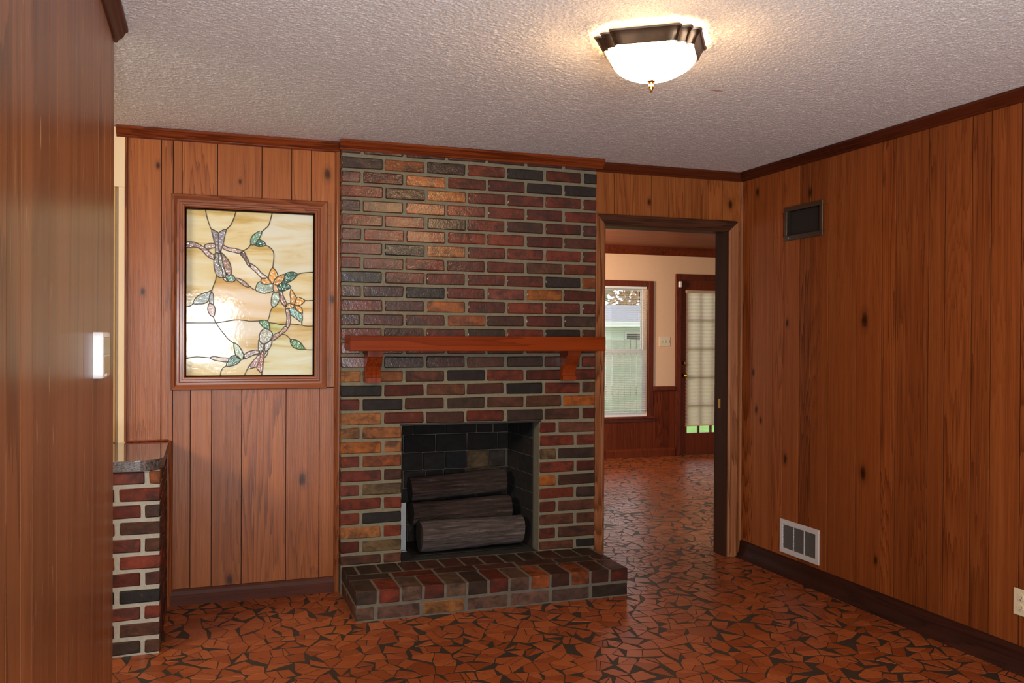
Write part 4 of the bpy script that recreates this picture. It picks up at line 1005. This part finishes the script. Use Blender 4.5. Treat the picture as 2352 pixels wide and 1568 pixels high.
for (z0, z1, y) in ((1.25, WZ1-.04, .098), (WZ0+.04, 1.21, .064)): MB().box(WX0+.04, WX1-.04, W2Y+y, W2Y+y+.003, z0, z1).obj('pane', M_PANE, wn)
bl = empty('mini_blind', ((WX0+WX1)/2, W2Y+.02, WZ1), 'white mini blind hanging in the back room window', 'blind')
MB().box(WX0+.01, WX1-.012, W2Y+.006, W2Y+.034, WZ1-.028, WZ1-.002, .002).obj('head_rail', M_BLIND, bl)
MB().box(WX0+.012, WX1-.014, W2Y+.010, W2Y+.030, .54, .553, .002).obj('bottom_rail', M_BLIND, bl)
mb = MB(); zz = .575
while zz < WZ1-.03:
    x0, x1 = WX0+.012, WX1-.014
    P3 = [(.008, -.0022), (.020, .0012), (.032, -.0018)]
    mb.add([(x, W2Y+a, zz+c+t) for t in (0, .0007) for (a, c) in P3 for x in (x0, x1)], [(0, 1, 3, 2), (2, 3, 5, 4), (6, 8, 9, 7), (8, 10, 11, 9), (0, 6, 7, 1), (4, 5, 11, 10)]); zz += .0205
mb.obj('slats', M_BLIND, bl, kind='stuff')
mb = MB()
for x in (WX0+.12, WX1-.12):
    for y in (.010, .032): mb.tube([(x, W2Y+y, .55), (x, W2Y+y, WZ1-.02)], .0008, 4)
mb.obj('ladder_cord', M_BLIND, bl); MB().tube([(WX1-.075, W2Y+.003, WZ1-.03), (WX1-.072, W2Y-.004, 1.25)], .004, 6).obj('wand', M_BLIND, bl); under(bl)

d2 = MB()
for (x0, x1, z0, z1) in ((DX0-.07, DX0, 0, DZ1+.07), (DX1, DX1+.07, 0, DZ1+.07), (DX0, DX1, DZ1, DZ1+.07)): d2.box(x0, x1, W2Y-.024, W2Y+.04, z0, z1, .004)
d2 = d2.obj('door_2', M_DARKWOODX); tag(d2, 'dark wood glazed exterior door in the back room', kind='structure')
EX0, EX1, EZ0, EZ1 = DX0+.105, DX1-.105, .255, 1.945
mb = MB(); dy0, dy1 = W2Y+.02, W2Y+.062
mb.box(DX0+.003, EX0, dy0, dy1, .01, DZ1-.003).box(EX1, DX1-.003, dy0, dy1, .01, DZ1-.003).box(EX0, EX1, dy0, dy1, .01, EZ0).box(EX0, EX1, dy0, dy1, EZ1, DZ1-.003)
mb.obj('door_leaf', M_DARKWOODX, d2)
cw, rh = (EX1-EX0)/4, (EZ1-EZ0)/5
mx0 = EX0
for c in (1, 2, 3): MB().box(EX0+cw*c-.009, EX0+cw*c+.009, dy0+.005, dy1-.005, EZ0, EZ1, .002).obj('muntin', M_DARKWOODX, d2)
for r in range(1, 5): MB().box(EX0, EX1, dy0+.008, dy1-.008, EZ0+rh*r-.009, EZ0+rh*r+.009, .002).obj('muntin', M_DARKWOODX, d2)
MB().box(EX0, EX1, dy0+.02, dy0+.023, EZ0, EZ1).obj('pane', M_PANE, d2)
for zz, big in ((1.09, 0), (.945, 1)):
    prof = [(.027, .0), (.027, -.006), (.012, -.012), (.012, -.03)] + ([(.026, -.042), (.028, -.055), (.018, -.066), (.002, -.068)] if big else [(.018, -.032), (.018, -.04), (.002, -.042)])
    MB().lathe(prof, (DX0+.062, dy0, zz), 14, 'Y').obj('door_knob' if big else 'deadbolt', M_BRASS, d2, smooth='all')
MB().box(DX0, DX1, W2Y, W2Y+.12, 0, .012, .002).obj('threshold', M_BRONZE, d2)
se = MB().box(2.028, 2.062, W2Y-.050, W2Y-.024, 1.985, 2.055, .004); tag(se.obj('door_sensor', M_WHITEPL), 'small white sensor box on the corner of the door casing', 'sensor')
sh = empty('pleated_shade', ((EX0+EX1)/2, dy0-.03, 1.95), 'cream pleated shade covering the glass of the back door', 'shade')
MB().box(EX0-.035, EX1+.035, dy0-.045, dy0-.004, 1.925, 1.955, .003).obj('head_rail', M_SHADE, sh)
MB().box(EX0-.032, EX1+.032, dy0-.030, dy0-.014, .340, .356, .002).obj('bottom_rail', M_SHADE, sh)
mb = MB(); nn = 76; vs = []; fs = []
for i in range(nn+1):
    zz = .356+(1.926-.356)*i/nn; yy = dy0-.022+(.005 if i % 2 else -.005); vs += [(EX0-.032, yy, zz), (EX1+.032, yy, zz)]
    if i: fs.append((2*i-2, 2*i-1, 2*i+1, 2*i))
mb.add(vs, fs); mb.obj('pleated_fabric', M_SHADE, sh, fix=False)
MB().tube([(EX0+.075, dy0-.035, 1.92), (EX0+.078, dy0-.036, 1.25)], .0018, 5).obj('pull_cord', M_BLIND, sh); under(sh)
sw = empty('light_switch', (1.863, W2Y, 1.345), 'beige triple switch plate between window and back door', 'switch')
MB().box(1.790, 1.936, W2Y-.007, W2Y, 1.288, 1.402, .002).obj('plate', M_OUTLET, sw)
for k in (-1, 0, 1): MB().box(1.863+.046*k-.005, 1.863+.046*k+.005, W2Y-.018, W2Y-.006, 1.335, 1.358, .002).obj('toggle', M_BEIGEPL, sw)
under(sw)

# ------------------------------------------------------------------ yard seen through the back window
tag(MB().box(-6, 40, 4.6, 60, -.5, -.3).obj('ground_lawn', M_GRASS), 'green lawn outside the back door', kind='structure')
fe = empty('fence', (7, 13, -.3), 'weathered board fence across the back yard', 'fence')
x = 1.0
while x < 14: MB().box(x, x+.135, 13, 13.02, -.3, 1.34+rb.uniform(-.01, .01), .004).obj('board', M_FENCE, fe); x += .15
for zz in (.1, 1.0): MB().box(1, 14, 13.02, 13.06, zz, zz+.09).obj('rail', M_FENCE, fe)
under(fe)
ho = empty('neighbour_house', (9, 24, -.3), 'white house with grey roof beyond the fence', 'house')
MB().box(4, 17, 23, 30, -.3, 1.80).obj('wall', M_SIDING, ho)
MB().prism([(-.6, 0), (-.6, .10), (3.5, .85), (7.6, .10), (7.6, 0)], (3.6, 23, 1.80), (17.4, 23, 1.80), (0, 1, 0), (0, 0, 1)).obj('roof', M_ROOF, ho)
MB().box(3.6, 17.4, 22.3, 22.42, 1.74, 1.93).obj('gutter', M_SIDING, ho)
for x in (6.2, 8.2, 10.6): f_ = MB().box(x, x+.9, 22.95, 23.02, .9, 1.6, .01).obj('window', M_SASH, ho); MB().box(x+.08, x+.82, 22.93, 22.96, .98, 1.52).obj('pane', M_VENTD, f_)
under(ho)
def tree(x, y, h, r, mat, label, sd):
    rr = random.Random(sd); t = empty('tree', (x, y, -.3), label, 'tree')
    MB().tube([(x, y, -.3), (x+.1, y, h*.35), (x-.05, y, h*.7)], [.16, .12, .06], 8).obj('trunk', M_BARK, t)
    mb = MB()
    for i in range(1500):
        while True:
            p = Vector((rr.uniform(-1, 1), rr.uniform(-1, 1), rr.uniform(-1, 1)))
            if p.length < 1: break
        c = Vector((x, y, h*.72))+Vector((p.x*r, p.y*r, p.z*h*.36)); s = rr.uniform(.06, .16)*h/3.8; a = Vector((rr.uniform(-1, 1), rr.uniform(-1, 1), rr.uniform(-.6, .6))).normalized(); b_ = a.orthogonal().normalized()
        mb.add([c-a*s, c+b_*s*.5, c+a*s, c-b_*s*.5], [(0, 1, 2, 3)])
    mb.obj('crown', mat, t, fix=False, kind='stuff'); under(t)
tree(5.2, 16.0, 4.2, 1.5, M_LEAFG, 'green tree just behind the fence', 1)
tree(18.0, 36.0, 6.0, 2.2, M_LEAFO, 'pale orange leaved tree behind the white house', 2)
tree(13.2, 36.0, 6.2, 2.3, M_LEAFG, 'tall green tree behind the white house', 3)
tree(16.4, 44.0, 7.5, 3.2, M_LEAFG, 'farthest green tree, beyond the white house', 4)
